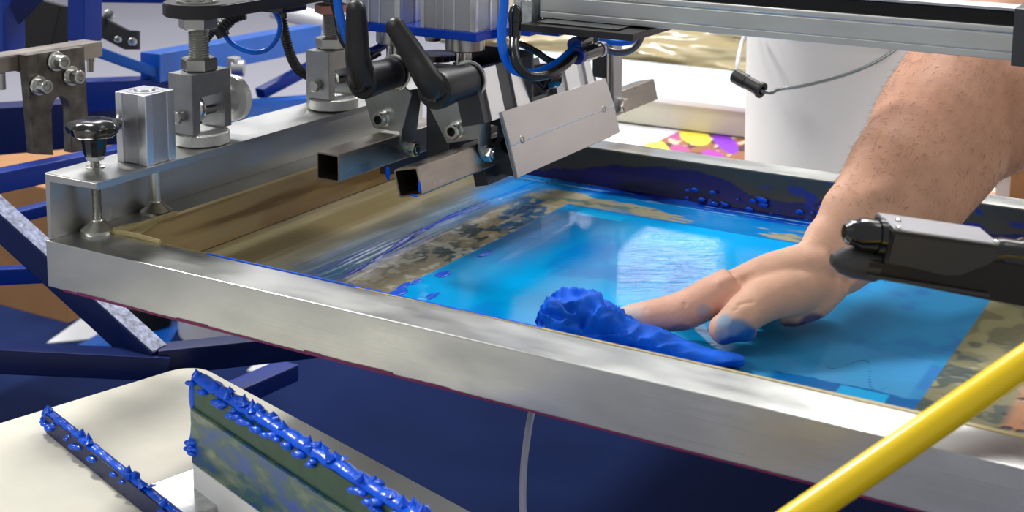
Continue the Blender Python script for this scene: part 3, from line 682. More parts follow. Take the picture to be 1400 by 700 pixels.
# blue mounting plate with cylinders
YP = FY2+.002; cpl = ony(651, 58, YP)
ZP = cpl.z; XP = cpl.x
t = thing('mounting_plate', ((XP+.13)/2, YP, ZP), 'blue anodised mounting plate under the ribbed cylinder bodies', 'mounting plate')
xl = ony(470, 40, YP).x
b = B(); b.prism([Vector(p) for p in [(xl, YP, ZP), (XP, YP, ZP), (XP, YP+.030, ZP), (XP+.006, YP+.036, ZP), (XP+.006, YP+.075, ZP), (XP+.048, YP+.075, ZP), (XP+.048, YP+.12, ZP), (xl, YP+.12, ZP)]], (0, 0, .0085), .0008); obj('plate', b, 'blue_plate', t)
def cylinder(pxl, pxr, yb, depth, label, rx, right_face=True):
    xa = ony(pxl, 35, yb).x; xb_ = ony(pxr, 50, yb).x; w = xb_-xa; z1 = ZP+.0085; zt = z1+.10
    t = thing('air_cylinder', ((xa+xb_)/2, yb+depth/2, z1), label, 'air cylinder')
    b = B(); b.box((xa+.001, yb+.001, z1), (xb_-.001, yb+depth-.001, zt), .0005)
    obj('body', b, 'anod', t)
    b = B()
    for f0, f1, pr in ((0, .07, .001), (.28, .31, .0010), (.40, .43, .0008), (.60, .63, .0010), (.90, 1.0, .0012)):
        b.box((xa+w*f0, yb-pr*.3, z1+.0001), (xa+w*f1, yb+.004, zt), .0003)
    for f0, f1 in ((0, .1), (.55, .62), (.9, 1)):
        b.box((xb_-.004, yb+depth*f0, z1+.0001), (xb_+.0003, yb+depth*f1, zt), .0003)
    obj('rib', b, 'anod_light', t)
    c = Vector(((xa+xb_)/2+rx, yb+depth*.45, 0)); r = .0195
    b = B(); b.lathe([(0, r-.001), (.001, r), (.0128, r), (.0130, .008)], Vector((c.x, c.y, ZP-.0132)), Z, 48); obj('collar', b, 'steel', t)
    b = B(); b.cyl((c.x+.004, c.y-.003, ZP-.062), (c.x+.004, c.y-.003, ZP-.012), .0052); b.cyl((c.x-.010, c.y+.004, ZP-.052), (c.x-.010, c.y+.004, ZP-.012), .0036); obj('piston_rod', b, 'bright', t)
    b = B(); b.hexa((c.x-.008, c.y+.002, ZP-.047), Z, .0095, .009); obj('rod_nut', b, 'gun', t, smooth=20)
    return t
cylinder(575, 650, YP+.003, .048, 'ribbed aluminium cylinder body on the right end of the blue plate', .006)
cylinder(474, 547, YP+.003, .048, 'ribbed aluminium cylinder body behind the upright black lever', .012)
b = B(); b.box((XP-.062, YP+.030, ZP+.0086), (XP-.040, YP+.070, ZP+.11), .001); tag(obj('solenoid_valve', b, 'black'), 'black valve body in the dark gap between the two ribbed cylinders', 'valve')
x1_ = ony(672, 42, YP+.07).x
b = B(); b.box((x1_-.003, YP+.062, ZP+.0086), (x1_+.010, YP+.085, ZP+.11), .001); tag(obj('cover_strip', b, 'anod_light'), 'pale upright metal strip between the right cylinder and the blue hose', 'cover strip')
b = B(); b.cyl(ony(592, 57, YP+.03)+Z*.001, ony(592, 52, YP+.03)+Z*.001, .0075, .0085, 20); tag(obj('nut', b, 'steel'), 'small round nut under the middle of the blue plate', 'nut')
# sheet and black discs between the brackets
b = B(); b.box((O1.x+.030, .345, .070), (O1.x+.034, .40, ZP-.03), .0005); b.box((O1.x+.008, .385, .060), (O1.x+.098, .389, ZP-.018), .0008); tag(obj('back_sheet', b, 'gun'), 'grey metal sheet standing between the two clamp brackets', 'metal sheet')
pc = at(598, 76, 1.34); b = B(); b.lathe([(0, .019), (.0015, .022), (.006, .022), (.0075, .015)], pc-Z*.004, Z, 40); tag(obj('rubber_disc', b, 'gloss_black'), 'flat black rubber disc between the two clamping levers', 'rubber disc')
b = B(); p = onx(577, 200, O1.x+.022); b.box((O1.x+.018, .315, .022), (O1.x+.046, .335, .125), .002); tag(obj('side_block', b, 'gun'), 'dark upright block between the two squeegee bars', 'block')

# flood plate and its tilted profile mounts
pb = onz(708, 243, .022)
def loc(p): d = p-Vector((O2.x, 0, O2.z)); return d.x*math.cos(TA)+d.z*math.sin(TA), p.y, -d.x*math.sin(TA)+d.z*math.cos(TA)
u0, yp0, w0 = loc(pb); 
# plane u=u0 in the tilted frame: point and normal
nrm = Vector((math.cos(TA), 0, math.sin(TA))); pl0 = TL(u0, 0, 0)
def ont(px, py, du=0):
    r = ray(px, py); q0 = pl0+nrm*du; return CAM+r*((q0-CAM).dot(nrm)/r.dot(nrm))
t = thing('flood_plate', pb, 'flat satin metal flood plate with a bright groove and two small screws', 'plate')
cs = [ont(708, 243), ont(848, 181), ont(828, 107), ont(686, 153)]
g0, g1 = ont(698, 199), ont(840, 144)
def sheet(b, P): b.prism(P, -nrm*.003, .0005)
b = B(); sheet(b, [cs[0], cs[1], g1-Z*.0005, g0-Z*.0005]); sheet(b, [g0+Z*.0005, g1+Z*.0005, cs[2], cs[3]])
b.prism([cs[0]+nrm*-.0031, cs[1]+nrm*-.0031, cs[2]+nrm*-.0031, cs[3]+nrm*-.0031], -nrm*.001); obj('plate', b, 'plate', t)
b = B(); b.bar(g0-nrm*.0004, g1-nrm*.0004, .0011, .0011); obj('groove_edge', b, 'white', t, label='bright groove across the plate')
for (px, py) in [(714, 190), (826, 149)]:
    c = ont(px, py); b = B(); b.lathe([(-.001, .0042), (.0001, .0044), (.0006, .0036), (.0006, .0022), (-.0016, .0018)], c, nrm, 20, caps=False); b.cyl(c-nrm*.0020, c-nrm*.0016, .0028, seg=12); obj('screw', b, 'steel', t)
y_a = cs[3].y
# extruded holder behind the plate
def Lc(px, py, y): r = ray(px, py); return CAM+r*((y-CAM.y)/r.y)
b = B(); yy = yp0+.006
hp = [(650, 236), (654, 250), (686, 237), (706, 243), (700, 215), (687, 206), (683, 196), (690, 184), (686, 168), (680, 150), (668, 152), (670, 170), (681, 172), (680, 190), (672, 200), (680, 214)]
b.prism([Lc(px, py, yy) for px, py in hp], (0, cs[1].y-yy-.01, 0), .0004); obj('extruded_holder', b, 'gun', tsq2)
def strut(pxa, pxb, pyt, label, nm, wid):
    ya, yb_ = ont(pxa, 150).y, ont(pxb, 140).y
    wlo = .046+0; t = thing('profile_mount', TL(u0-.006, ya, wlo), label, 'profile mount')
    zt_ = loc(ont(pxa, pyt))[2]
    b = B(); b.box((u0-.030, ya, w0+.060), (u0-.0045, yb_, zt_), .0006, TM); obj('body', b, 'gun' if nm == 0 else 'anod', t)
    b = B(); L = yb_-ya
    for f0, f1 in wid: b.box((u0-.010, ya+L*f0, w0+.0602), (u0-.0022, ya+L*f1, zt_-.0004), .0006, TM)
    obj('rib', b, 'anod_light', t)
    return t
strut(664, 732, 92, 'tilted aluminium profile mount with pale ribs behind the black hose loop', 0, ((.12, .40), (.66, .97)))
strut(772, 822, 80, 'tilted pale aluminium profile mount behind the right end of the flood plate', 1, ((.25, .60), (.80, .98)))
yk = ont(735, 150).y
b = B(); b.box((u0-.040, yk, w0+.055), (u0-.022, ont(775, 140).y, w0+.105), .001, TM); tag(obj('mount_web', b, 'gun'), 'dark web plate between the two tilted profile mounts', 'metal plate')
# far clamp: rod, flap and bolt
t = thing('far_clamp', onx(843, 150, flap2x), 'far upright clamp with a hex bolt on the far end of the front squeegee bar', 'clamp')
b = B(); b.prism([onx(px, py, flap2x) for px, py in [(838, 60), (851, 60), (850, 128), (851, 148), (843, 152), (839, 148)]], (-.003, 0, 0), .0005); obj('side_flap', b, 'anod', t)
p = onx(848, 143, flap2x); b = B(); b.lathe([(0, .009), (.0015, .009)], p, X, 24); b.hexa(p+X*.0015, X, .0085, .006); obj('hex_bolt', b, 'bright', t, smooth=20)
b = B(); p = onx(830, 110, flap2x-.012); b.cyl((p.x, p.y, p.z-.03), (p.x, p.y, ZP-.004), .0062); obj('piston_rod', b, 'bright', t)
b = B(); p = onx(822, 110, flap2x-.014); b.box((p.x-.012, p.y, .075), (p.x+.004, p.y+.012, ZP-.004), .001); obj('side_post', b, 'gun', t)

# valve block, connector, hoses
c = ony(724, 50, YP+.018)
t = thing('blue_tab', (c.x, c.y, c.z), 'small blue anodised tab plate beside the black plug', 'plate')
b = B(); ct = ony(724, 38, YP+.018).z; b.prism([Vector((c.x-.014, c.y, c.z)), Vector((c.x, c.y, c.z)), Vector((c.x, c.y+.034, c.z)), Vector((c.x-.014, c.y+.034, c.z))], (0, 0, ct-c.z), .0006); obj('plate', b, 'blue_plate', t)
t = thing('valve_block', (c.x-.004, c.y+.012, ct), 'small cloudy silver valve block with two brass screws', 'valve')
b = B(); b.box((c.x-.020, c.y+.003, ct+.0002), (c.x+.0005, c.y+.024, ct+.026), .0015); b.box((c.x-.017, c.y+.0015, ct+.004), (c.x-.011, c.y+.004, ct+.024), .001); obj('body', b, 'clear', t)
for dx, dy in ((-.015, .006), (-.002, .006)):
    b = B(); b.lathe([(-.022, .0014), (0, .0014), (0, .0034), (.0020, .0034), (.0032, .0024), (.0038, .001)], (c.x+dx, c.y+dy, ct+.0262), Z, 18); obj('screw', b, 'brass', t)
b = B(); b.box((c.x-.002, c.y+.028, ct+.0005), (c.x+.014, c.y+.055, ct+.06), .001); tag(obj('solenoid', b, 'black'), 'black solenoid block right of the silver valve block', 'solenoid')
t = thing('cable_plug', at(704, 56, 1.215), 'black plug hanging beside the bright blue hose', 'plug')
b = B(); b.lathe([(0, .0042), (.002, .0052), (.016, .0056), (.0165, .0062), (.024, .0064), (.029, .0050), (.032, .002)], at(703.5, 55, 1.215), (at(704.5, 18, 1.215)-at(703.5, 55, 1.215)), 28); obj('plug_body', b, 'gloss_black', t)
hose('air_hose', pp([(690, -25), (689, 10), (686, 40), (688, 70), (697, 90), (712, 99), (735, 99), (760, 88), (775, 76), (789, 62)], [1.20, 1.20, 1.20, 1.20, 1.21, 1.22, 1.235, 1.25, 1.26, 1.27]), .0042, 'hose_blue', 'bright blue air hose looping down past the plug into the upper blue collar', seg=16)
hose('air_hose', pp([(703, 55), (703, 72), (708, 90), (722, 103), (745, 103), (768, 92), (782, 80), (794, 72)], [1.212, 1.20, 1.196, 1.200, 1.212, 1.235, 1.252, 1.270]), .0044, 'hose_black', 'black hose looping from the plug into the lower blue collar', seg=16)
hose('air_hose', pp([(703, 60), (716, 62), (735, 72), (750, 82), (768, 86)], [1.24, 1.25, 1.26, 1.26, 1.27]), .0032, 'hose_black', 'thin black cable crossing behind the hose loops')
hose('air_hose', pp([(727, 108), (738, 120), (744, 125), (750, 116), (752, 104)], [1.26, 1.26, 1.26, 1.27, 1.27]), .0026, 'hose_black', 'thin black cable dipping to the top edge of the flood plate')
def fitting(p0, p1, r, label, d0=1.27, d1=1.30, ringends=(True, False)):
    a, e = at(*p0, d0), at(*p1, d1); L = (e-a).length; t = thing('push_fitting', (a+e)/2-Z*r, label, 'fitting')
    b = B(); b.lathe([(L*.16, r*.7), (L*.17, r*.95), (L*.6, r), (L*.62, r*.86), (L*.84, r*.86)], a, e-a, 28); obj('barrel', b, 'gloss_black', t)
    if ringends[0]:
        b = B(); b.lathe([(0, r*.62), (0, r*1.02), (L*.10, r*1.05), (L*.18, r*.9)], a, e-a, 28); obj('release_collar', b, 'fit_blue', t)
    if ringends[1]:
        b = B(); b.lathe([(L*.84, r*.95), (L*.90, r*1.0), (L*.90, r*.6)], a, e-a, 28); obj('steel_ring', b, 'steel', t)
        b = B(); b.lathe([(L*.90, r*.9), (L, r*.92), (L, r*.5)], a, e-a, 28); obj('release_collar', b, 'fit_blue', t)
fitting((785, 62), (806, 52), .0072, 'upper black push fitting with a blue collar under the black plate')
fitting((788, 77), (824, 66), .0078, 'lower black push fitting with blue collars at both ends', 1.26, 1.30, (True, True))
hose('air_hose', pp([(822, 66), (835, 70), (848, 72), (862, 69), (872, 60), (877, 50)], 1.31), .0034, 'hose_grey', 'smoky grey hose curling up behind the black slide plate')
hose('air_hose', pp([(818, 54), (832, 57), (848, 59), (862, 57), (875, 50)], 1.34), .0030, 'hose_blue', 'blue hose just under the black slide plate, right end')
b = B(); b.lathe([(0, .004), (.003, .009), (.010, .010), (.016, .008)], at(762, 108, 1.27), (at(748, 106, 1.26)-at(762, 108, 1.27)), 24); tag(obj('cable_gland', b, 'gloss_black'), 'dark round gland under the hose loops', 'fitting')
hose('air_hose', pp([(459, -20), (462, 6), (468, 35), (477, 58), (488, 70)], [1.33, 1.33, 1.33, 1.335, 1.36]), .0044, 'hose_blue', 'blue hose at the left of the upright black lever', seg=16)
hose('air_hose', pp([(452, -10), (459, 20), (464, 45), (474, 66), (488, 78), (504, 80), (520, 72)], [1.36, 1.36, 1.35, 1.35, 1.37, 1.38, 1.38]), .0030, 'hose_black', 'black cable beside the blue hose left of the upright lever')
hose('air_hose', pp([(486, 70), (500, 71), (512, 69), (524, 62)], [1.37, 1.38, 1.39, 1.40]), .0046, 'fit_blue', 'short dark-blue hose bend behind the upright black lever', seg=16)

# ================================================================== FOREGROUND: yellow hose, black connector
hose('air_hose', [at(1560, 387, .74).lerp(at(1400, 496, .75), -3.2), at(1560, 387, .74), at(1400, 496, .75), at(1270, 585, .75), at(1140, 674, .75), at(985, 780, .75), at(985, 780, .75).lerp(at(1140, 674, .75), -1.6)], .0088, 'yellow', 'thick yellow hose crossing the lower right corner in front', seg=32)
D = .85
t = thing('cable_connector', at(1300, 385, D), 'grey topped black cable connector with two plugs, at the right edge', 'connector')
a0 = at(1208, 332, D); ax = (at(1390, 358, D+.01)-a0).normalized(); upv = Vector((.0, -.06, 1)); upv = (upv-ax*upv.dot(ax)).normalized(); fv = upv.cross(ax).normalized()
CM = Matrix((ax, fv, upv)).transposed().to_4x4(); CM.translation = a0
px = D/FPX
def cpt(x, z, y=0): return CM @ Vector((x*px, y, z*px))
b = B(); b.prism([cpt(0, 24, -.010), cpt(150, 24, -.010), cpt(158, 4, -.010), cpt(140, 0, -.010), cpt(110, -26, -.010), cpt(86, -30, -.010), cpt(0, -22, -.010)], fv*.034, .0015); obj('side_cover', b, 'connector_side', t)
b = B(); b.prism([cpt(2, 24.5, -.009), cpt(153, 24.5, -.009), cpt(153, 27.5, -.009), cpt(2, 27.5, -.009)], fv*.032, .0010); obj('top_cover', b, 'connector_top', t)
for (x, y) in ((10, -.006), (150, -.006), (22, .010)):
    b = B(); b.lathe([(0, .0022), (.001, .0020), (.0016, .001)], cpt(x, 27.5, y), upv, 14); obj('screw', b, 'bright', t)
b = B(); b.prism([cpt(-24, -22, -.008), cpt(0, -20.5, -.0095), cpt(84, -26, -.0095), cpt(112, -20, -.0095), cpt(150, 6, -.0095), cpt(430, 2, -.008), cpt(430, -68, -.008), cpt(150, -54, -.008), cpt(-24, -46, -.008)], fv*.022, .0018); obj('housing', b, 'black', t)
b = B(); b.bar(cpt(-22, -42, -.0105), cpt(155, -46, -.0105), .0014, .0022); obj('trim_ridge', b, 'connector_side', t)
b = B(); b.lathe([(0, .0104), (.014, .0102), (.023, .0080), (.029, .0034)], cpt(-2, -35, .002), -ax, 32); obj('plug', b, 'connector_side', t, label='lower rounded plug')
b = B(); b.lathe([(0, .0088), (.003, .0108), (.016, .0104), (.018, .0086), (.023, .0080), (.026, .0045)], cpt(-2, 8, 0), -ax, 12); b.lathe([(.001, .0118), (.005, .0118)], cpt(-2, 8, 0), -ax, 28); obj('plug', b, 'gloss_black', t, label='upper ribbed plug')
b = B(); b.lathe([(0, .010), (.008, .012), (.02, .012), (.024, .014), (.06, .014), (.13, .012), (.135, .006), (.42, .006)], cpt(152, 2, .004), ax, 24); obj('cable_boot', b, 'gloss_black', t)

# ================================================================== PERSON: forearm and hand pressing the cloth
HB = B()
def limb(pts, rad, asp, up=(0, 0, 1), seg=28): HB.sweep(pts, rad, seg=seg, up=up, asp=asp, res=8)
VD = RW @ Vector((0, 0, -1))                       # a horizontal-ish direction used to orient the oval limb sections
Wc = at(1147, 346, 1.100)
# forearm to elbow and upper arm
limb([at(1120, 372, 1.085), Wc, at(1184, 312, 1.112), at(1243, 248, 1.145), at(1292, 175, 1.20), at(1348, 92, 1.265), at(1415, 10, 1.33)],
     [.026, .0335, .0435, .0570, .0655, .0680, .062], [.62, .66, .70, .74, .78, .84, .9], up=VD, seg=40)
SH = Vector((1.02, .86, .36)); limb([at(1300, 195, 1.20), at(1370, 140, 1.235), at(1450, 90, 1.27), at(1560, 60, 1.31).lerp(SH, .35), SH], [.050, .062, .062, .056, .06], .85, up=VD, seg=36)
# back of the hand: overlapping rays from wrist to knuckles
kI, kM, kR, kL = at(1003, 392, 1.068), at(1008, 396, 1.094), at(1022, 400, 1.118), at(1042, 404, 1.138)
for k, r0, r1, w in ((kI, .021, .0150, (1122, 358, 1.090)), (kM, .021, .0140, (1132, 352, 1.105)), (kR, .020, .0130, (1140, 350, 1.115)), (kL, .019, .0125, (1146, 352, 1.125))):
    w = at(*w); limb([w, w.lerp(k, .5)+Z*.002, k], [r0, (r0+r1)/2+.001, r1], .85)
limb([at(1100, 385, 1.085), at(1065, 392, 1.080), at(1030, 396, 1.075)], [.024, .021, .014], .8)
# index finger, straight, pressing the cloth
def finger(ks, rs, asp=.95): limb(ks, rs, asp, seg=20); HB.ball(ks[-1], rs[-1]*.98, (1, 1, .95), 3)
finger([kI, at(968, 408, 1.066), at(936, 424, 1.066), at(900, 431, 1.070), at(868, 436, 1.074), at(845, 438, 1.077)], [.0172, .0166, .0162, .0142, .0128, .0096])
finger([kM, at(968, 408, 1.100), at(930, 424, 1.112), at(890, 436, 1.118), at(864, 442, 1.120)], [.0140, .0110, .0105, .0086, .0070])
finger([kR, at(985, 414, 1.130), at(955, 432, 1.146), at(928, 444, 1.150)], [.0130, .0104, .0094, .0072])
finger([kL, at(1012, 420, 1.152), at(988, 436, 1.162), at(966, 444, 1.164)], [.0120, .0090, .0082, .0066])
# thumb and its ball
limb([at(1112, 388, 1.085), at(1076, 400, 1.066), at(1046, 410, 1.052), at(1022, 426, 1.044), at(1004, 442, 1.040), at(992, 452, 1.040)],
     [.0210, .0200, .0176, .0158, .0146, .0124], .95)
HB.ball(at(990, 450, 1.040), .0122, (1, 1, 1), 3); HB.ball(at(1013, 455, 1.044), .0085, (1.5, 1, .8), 3)
limb([at(1130, 385, 1.090), at(1112, 408, 1.082), at(1088, 424, 1.080), at(1064, 432, 1.082)], [.020, .0175, .0135, .0090], .9)
me = bpy.data.meshes.new('person'); bmesh.ops.recalc_face_normals(HB.bm, faces=HB.bm.faces); HB.bm.to_mesh(me); HB.bm.free()
tmp = bpy.data.objects.new('tmp', me); S.collection.objects.link(tmp)
m = tmp.modifiers.new('r', 'REMESH'); m.mode = 'VOXEL'; m.voxel_size = .0013
m = tmp.modifiers.new('s', 'SMOOTH'); m.factor = .5; m.iterations = 24
dg = bpy.context.evaluated_depsgraph_get(); me2 = bpy.data.meshes.new_from_object(tmp.evaluated_get(dg)); bpy.data.objects.remove(tmp)
n = len(me2.vertices); co = np.empty(n*3, 'f'); me2.vertices.foreach_get('co', co); co = co.reshape(-1, 3).astype(float)
nm = np.empty(n*3, 'f'); me2.vertices.foreach_get('normal', nm); nm = nm.reshape(-1, 3)
def cap(a, bb, r): # soft distance mask round a segment
    a = np.array(a); bb = np.array(bb); ab = bb-a; t_ = np.clip(((co-a)@ab)/(ab@ab+1e-12), 0, 1); d = np.linalg.norm(co-(a+t_[:, None]*ab), axis=1); return d
dsp = np.zeros(n)
def groove(a, bb, w, h): global dsp; dsp += h*np.exp(-(cap(a, bb, 0)/w)**2)
groove(at(1018, 380, 1.055), at(1062, 345, 1.06), .004, -.0018)         # hollow beside the index tendon
groove(at(985, 385, 1.055), at(1060, 352, 1.06), .004, .0012)
groove(at(1010, 417, 1.033), at(1028, 414, 1.033), .0015, -.0012); groove(at(1004, 424, 1.031), at(1022, 419, 1.033), .0012, -.0007)
groove(at(1048, 440, 1.062), at(1098, 396, 1.062), .0045, -.0042)       # fold between thumb and heel of the hand
groove(at(936, 416, 1.052), at(940, 438, 1.052), .0018, -.0008); groove(at(884, 424, 1.062), at(888, 440, 1.062), .0016, -.0006)
groove(at(1140, 395, 1.08), at(1205, 345, 1.08), .004, -.0022); groove(at(1150, 398, 1.08), at(1206, 358, 1.08), .003, .0014)
groove(at(1195, 262, 1.09), at(1215, 258, 1.09), .010, .0030)           # wrist bone
nz3 = np.array([noise.noise(Vector(c)*70) for c in co[::1]]) if n < 90000 else 0
co = co+nm*(dsp+nz3*.0006)[:, None]
C = np.ones((n, 3))*np.array(lin((228, 180, 152)))
C = mixc(C, (232, 172, 150), np.exp(-(cap(at(990, 400, 1.06), at(880, 435, 1.07), 0)/.02)**2)*.7)
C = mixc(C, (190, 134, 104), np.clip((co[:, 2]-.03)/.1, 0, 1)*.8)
C = mixc(C, (222, 216, 206), np.exp(-(cap(at(850, 428, 1.068), at(868, 432, 1.066), 0)/.0085)**2)*.8)  # pale wet fingertip
nf = np.array([noise.noise(Vector(c)*160)+.5*noise.noise(Vector(c)*420) for c in co]) if n < 90000 else 0
def paint(p, r, c, k=1, w=.35): 
    global C
    d = np.linalg.norm(co-np.array(p), axis=1)/r+nf*w; C = mixc(C, c, (1-sm(d, .7, 1.05))*k)
paint(at(1006, 460, 1.030), .0165, (70, 128, 176), .9); paint(at(1018, 462, 1.034), .012, (16, 108, 186), .95); paint(at(986, 436, 1.028), .0085, (150, 176, 200), .9, .2); paint(at(983, 435, 1.028), .0052, (0, 112, 206), 1, .2)
paint(at(1000, 470, 1.034), .011, (10, 88, 160), .9); paint(at(962, 425, 1.052), .007, (150, 168, 190), .6); paint(at(985, 455, 1.028), .007, (150, 160, 170), .6)
paint(at(1040, 462, 1.060), .012, (20, 60, 140), .8); paint(at(1108, 438, 1.074), .012, (24, 52, 130), .8); paint(at(1085, 446, 1.082), .016, (30, 44, 92), .85); paint(at(930, 448, 1.06), .010, (60, 70, 140), .4)
me2.vertices.foreach_set('co', (co-np.array(Wc)).astype('f').ravel())
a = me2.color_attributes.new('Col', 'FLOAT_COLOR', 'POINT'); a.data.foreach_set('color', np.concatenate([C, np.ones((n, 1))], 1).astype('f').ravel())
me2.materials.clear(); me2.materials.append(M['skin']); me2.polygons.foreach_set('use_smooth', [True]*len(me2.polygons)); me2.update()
me2.name = 'person'; person = bpy.data.objects.new('person', me2); S.collection.objects.link(person); person.location = Wc
person['label'] = 'person reaching in with one bare forearm, paint-smeared hand pressing the blue cloth'; person['category'] = 'person'
b = B(); b.sweep([Vector((1.30, 1.02, -.55)), Vector((1.29, 1.00, -.2)), Vector((1.26, .97, .1)), Vector((1.20, .95, .36)), Vector((1.18, .95, .47))], [.19, .20, .22, .17, .07], seg=40, asp=.62, up=(0, 1, 0))
b.sweep([SH+Vector((.06, .05, .02)), SH, SH.lerp(at(1560, 60, 1.31), .45)], [.085, .082, .080], seg=32)
M['shirt'] = mat('charcoal_shirt', (38, 40, 46), .85, var=.15, bump=.3, bscale=(300, 300, 300), bdist=.001)
obj('shirt', b, 'shirt', person, label='dark short sleeved shirt')
# fine arm hair
rnd = random.Random(3); hb = B(); P = me2.vertices; ax_ = (at(1147, 346, 1.1)-at(1292, 175, 1.2)).normalized(); cnt = 0
while cnt < 2600:
    v = P[rnd.randrange(n)]; p = v.co+Wc; s = (p-Wc).dot(-ax_)
    if s < .015 or s > .24: continue
    nn = v.normal; dirn = (ax_*.9+nn*.45+Vector((rnd.uniform(-.35, .35), rnd.uniform(-.35, .35), rnd.uniform(-.35, .35)))).normalized()
    L = rnd.uniform(.004, .009); sd = dirn.cross(nn).normalized()*.00011
    v0, v1 = hb.bm.verts.new(p-sd), hb.bm.verts.new(p+sd); v2 = hb.bm.verts.new(p+dirn*L); q_ = hb.bm.verts.new(p+nn*.00018)
    hb.bm.faces.new((v0, v1, v2)); hb.bm.faces.new((v1, q_, v2)); hb.bm.faces.new((q_, v0, v2)); cnt += 1
obj('arm_hair', hb, 'hair', person, kind='stuff', smooth=0)

# ================================================================== CLOTH
t0 = [(748, 446), (775, 440), (805, 441), (835, 450), (865, 461), (900, 470), (940, 482), (975, 490), (1014, 493)]
zz = [-.028, -.0200, -.0205, -.026, -.0295, -.031, -.033, -.034, -.0350]
rr_ = [.0120, .0240, .0235, .0190, .0150, .0165, .0150, .0140, .0130]; aa = [.9, .98, .92, .84, .70, .60, .50, .42, .34]
cb = B(); cb.sweep([onz(x_, y_, z_) for (x_, y_), z_ in zip(t0, zz)], rr_, seg=96, asp=aa, res=26)
for v in cb.bm.verts:
    p = v.co.copy(); s = min(1, max(0, (p.x-.40)/.17))
    q_ = Vector((p.x*46, p.y*70, p.z*80)); w = Vector((noise.noise(q_*.5), noise.noise(q_*.5+Vector((9, 2, 1))), 0))*1.3
    rdg = (1-abs(noise.noise(q_+w))*2.6); rdg2 = (1-abs(noise.noise(q_*2.1+w*2))*2.6); k = (1-s)**1.2
    v.co += (v.co-Vector((p.x, onz(748, 446, -.03).y, -.036))).normalized()*((rdg-.35)*.0066*(.3+k)+(rdg2-.35)*.0020*(.2+k)) if True else Vector()
    if v.co.z < -.0410: v.co.z = -.0410+.0001*random.random()
cl = obj('wiping_cloth', cb, 'cloth', smooth=75); tag(cl, 'crumpled ink-soaked blue wiping cloth under the fingers along the front rail', 'cloth')

# ================================================================== PALLET AND INKY SQUEEGEES in the near left corner
PZ = -.2
A0 = onz(240, 505, PZ); e1 = (onz(440, 590, PZ)-onz(300, 515, PZ)); e1.z = 0; e1.normalize(); e2 = (onz(0, 570, PZ)-A0); e2.z = 0; e2.normalize()
e2 = (e2-e1*e2.dot(e1)).normalized(); cor = onz(300, 515, PZ); cor = cor-e1*((cor-A0).dot(e1)); cor = cor-e2*0
# corner point: intersection of the two edges
w_ = onz(300, 515, PZ)-A0; cor = A0+e2*w_.dot(e2)
BM_ = Matrix((e1, e2, Z)).transposed().to_4x4()
if BM_.determinant() < 0: BM_ = Matrix((e1, e2, -Z)).transposed().to_4x4()
sgn = 1 if BM_.col[2].z > 0 else -1
BM_.translation = cor
t = thing('print_pallet', cor+(e1+e2)*.2-Z*.012, 'large cream laminated print pallet with a rounded corner at the lower left', 'pallet')
r = .030; pts = [(r*(1-math.cos(a*math.pi/24))+0, r*(1-math.sin(a*math.pi/24))) for a in range(13)]
poly = [BM_ @ Vector((x_, y_, 0)) for x_, y_ in pts[::-1]]                    # rounded corner
poly = [BM_ @ Vector((0, .62, 0))]+[BM_ @ Vector((r-r*math.cos(math.radians(a)), r-r*math.sin(math.radians(a)), 0)) for a in range(0, 91, 9)]+[BM_ @ Vector((.46, 0, 0)), BM_ @ Vector((.46, .62, 0))]
b = B(); b.prism(poly, (0, 0, -.012), .0012); obj('board', b, 'cream', t)
def inky(name, base, pa, pb, hgt, th, label, bands):
    a = onz(*base, PZ+.0005); a.z = a.z+hgt; c = onz(*pb, a.z); d = (c-onz(*pa, a.z)); L = d.length; d.normalize(); sd = d.cross(Z).normalized()
    if sd.dot(CAM-a) < 0: sd = -sd
    t = thing(name, (a+d*L/2)-Z*hgt, label, 'squeegee')
    def Q(l, s, h): return a+d*l+sd*s+Z*h
    for (h0, h1, ins, nm_, m_) in bands:
        b = B(); b.prism([Q(ins, -ins, -h1), Q(L, -ins, -h1), Q(L, -ins, -h0), Q(ins, -ins, -h0)], sd*-(th-2*ins), .0008); obj(nm_, b, m_, t)
    b = B(); r_ = random.Random(5); m_ = int(L/.0022); pts = []; rad = []
    for i in range(m_+1):
        l = L*i/m_; pts.append(Q(l, -th*.5, -.002+.0012*noise.noise((l*90, 0, 3)))); rad.append(th*.50*(.8+.45*abs(noise.noise((l*60, 4, 0)))))
    b.sweep(pts, rad, seg=12, asp=.55, smooth=False)
    for i in range(int(L/(.008 if hgt > .05 else .02))):
        l = L*r_.random()**1.2; h_ = r_.uniform(.002, .007)
        b.lathe([(0, .0044), (h_*.35, .0027), (h_*.7, .0013), (h_, .0003)], Q(l, -th*r_.uniform(.2, .8), .001), (Z+d*r_.uniform(-.5, .7)+sd*r_.uniform(-.3, .3)), 9)
        l = L*r_.random(); b.ball(Q(l, 0, -r_.uniform(.004, .010)), r_.uniform(.002, .0045), (1.6, 1, .6), 2)
    k = min(1, .095/hgt*.8)
    pe = [Q(-.0008, -th*.4, .001), Q(-.002, -th*.3, -hgt*.15), Q(-.0022, -th*.35, -hgt*.3), Q(-.0015, -th*.3, -hgt*.45), Q(-.003, -th*.2, -hgt*.55)]
    b.sweep(pe, [.0030, .0042, .0034, .0040, .0056], seg=12, asp=1.2)
    for i in range(7): b.ball(Q(r_.uniform(-.006, .012), .0006, -hgt*r_.uniform(.48, .58)), r_.uniform(.002, .0045), (1.4, 1, .5), 2)
    obj('wet_ink', b, 'ink', t)
    return t
ti = inky('ink_squeegee', (265, 692), (262, 514), (575, 712), .112, .016, 'tall upright squeegee coated with wet blue ink, standing on the cream pallet',
          [(.074, .112, 0, 'handle', 'white_plastic'), (.026, .074, -.0006, 'holder', 'olive_ink'), (.003, .026, .002, 'rubber_blade', 'green')])
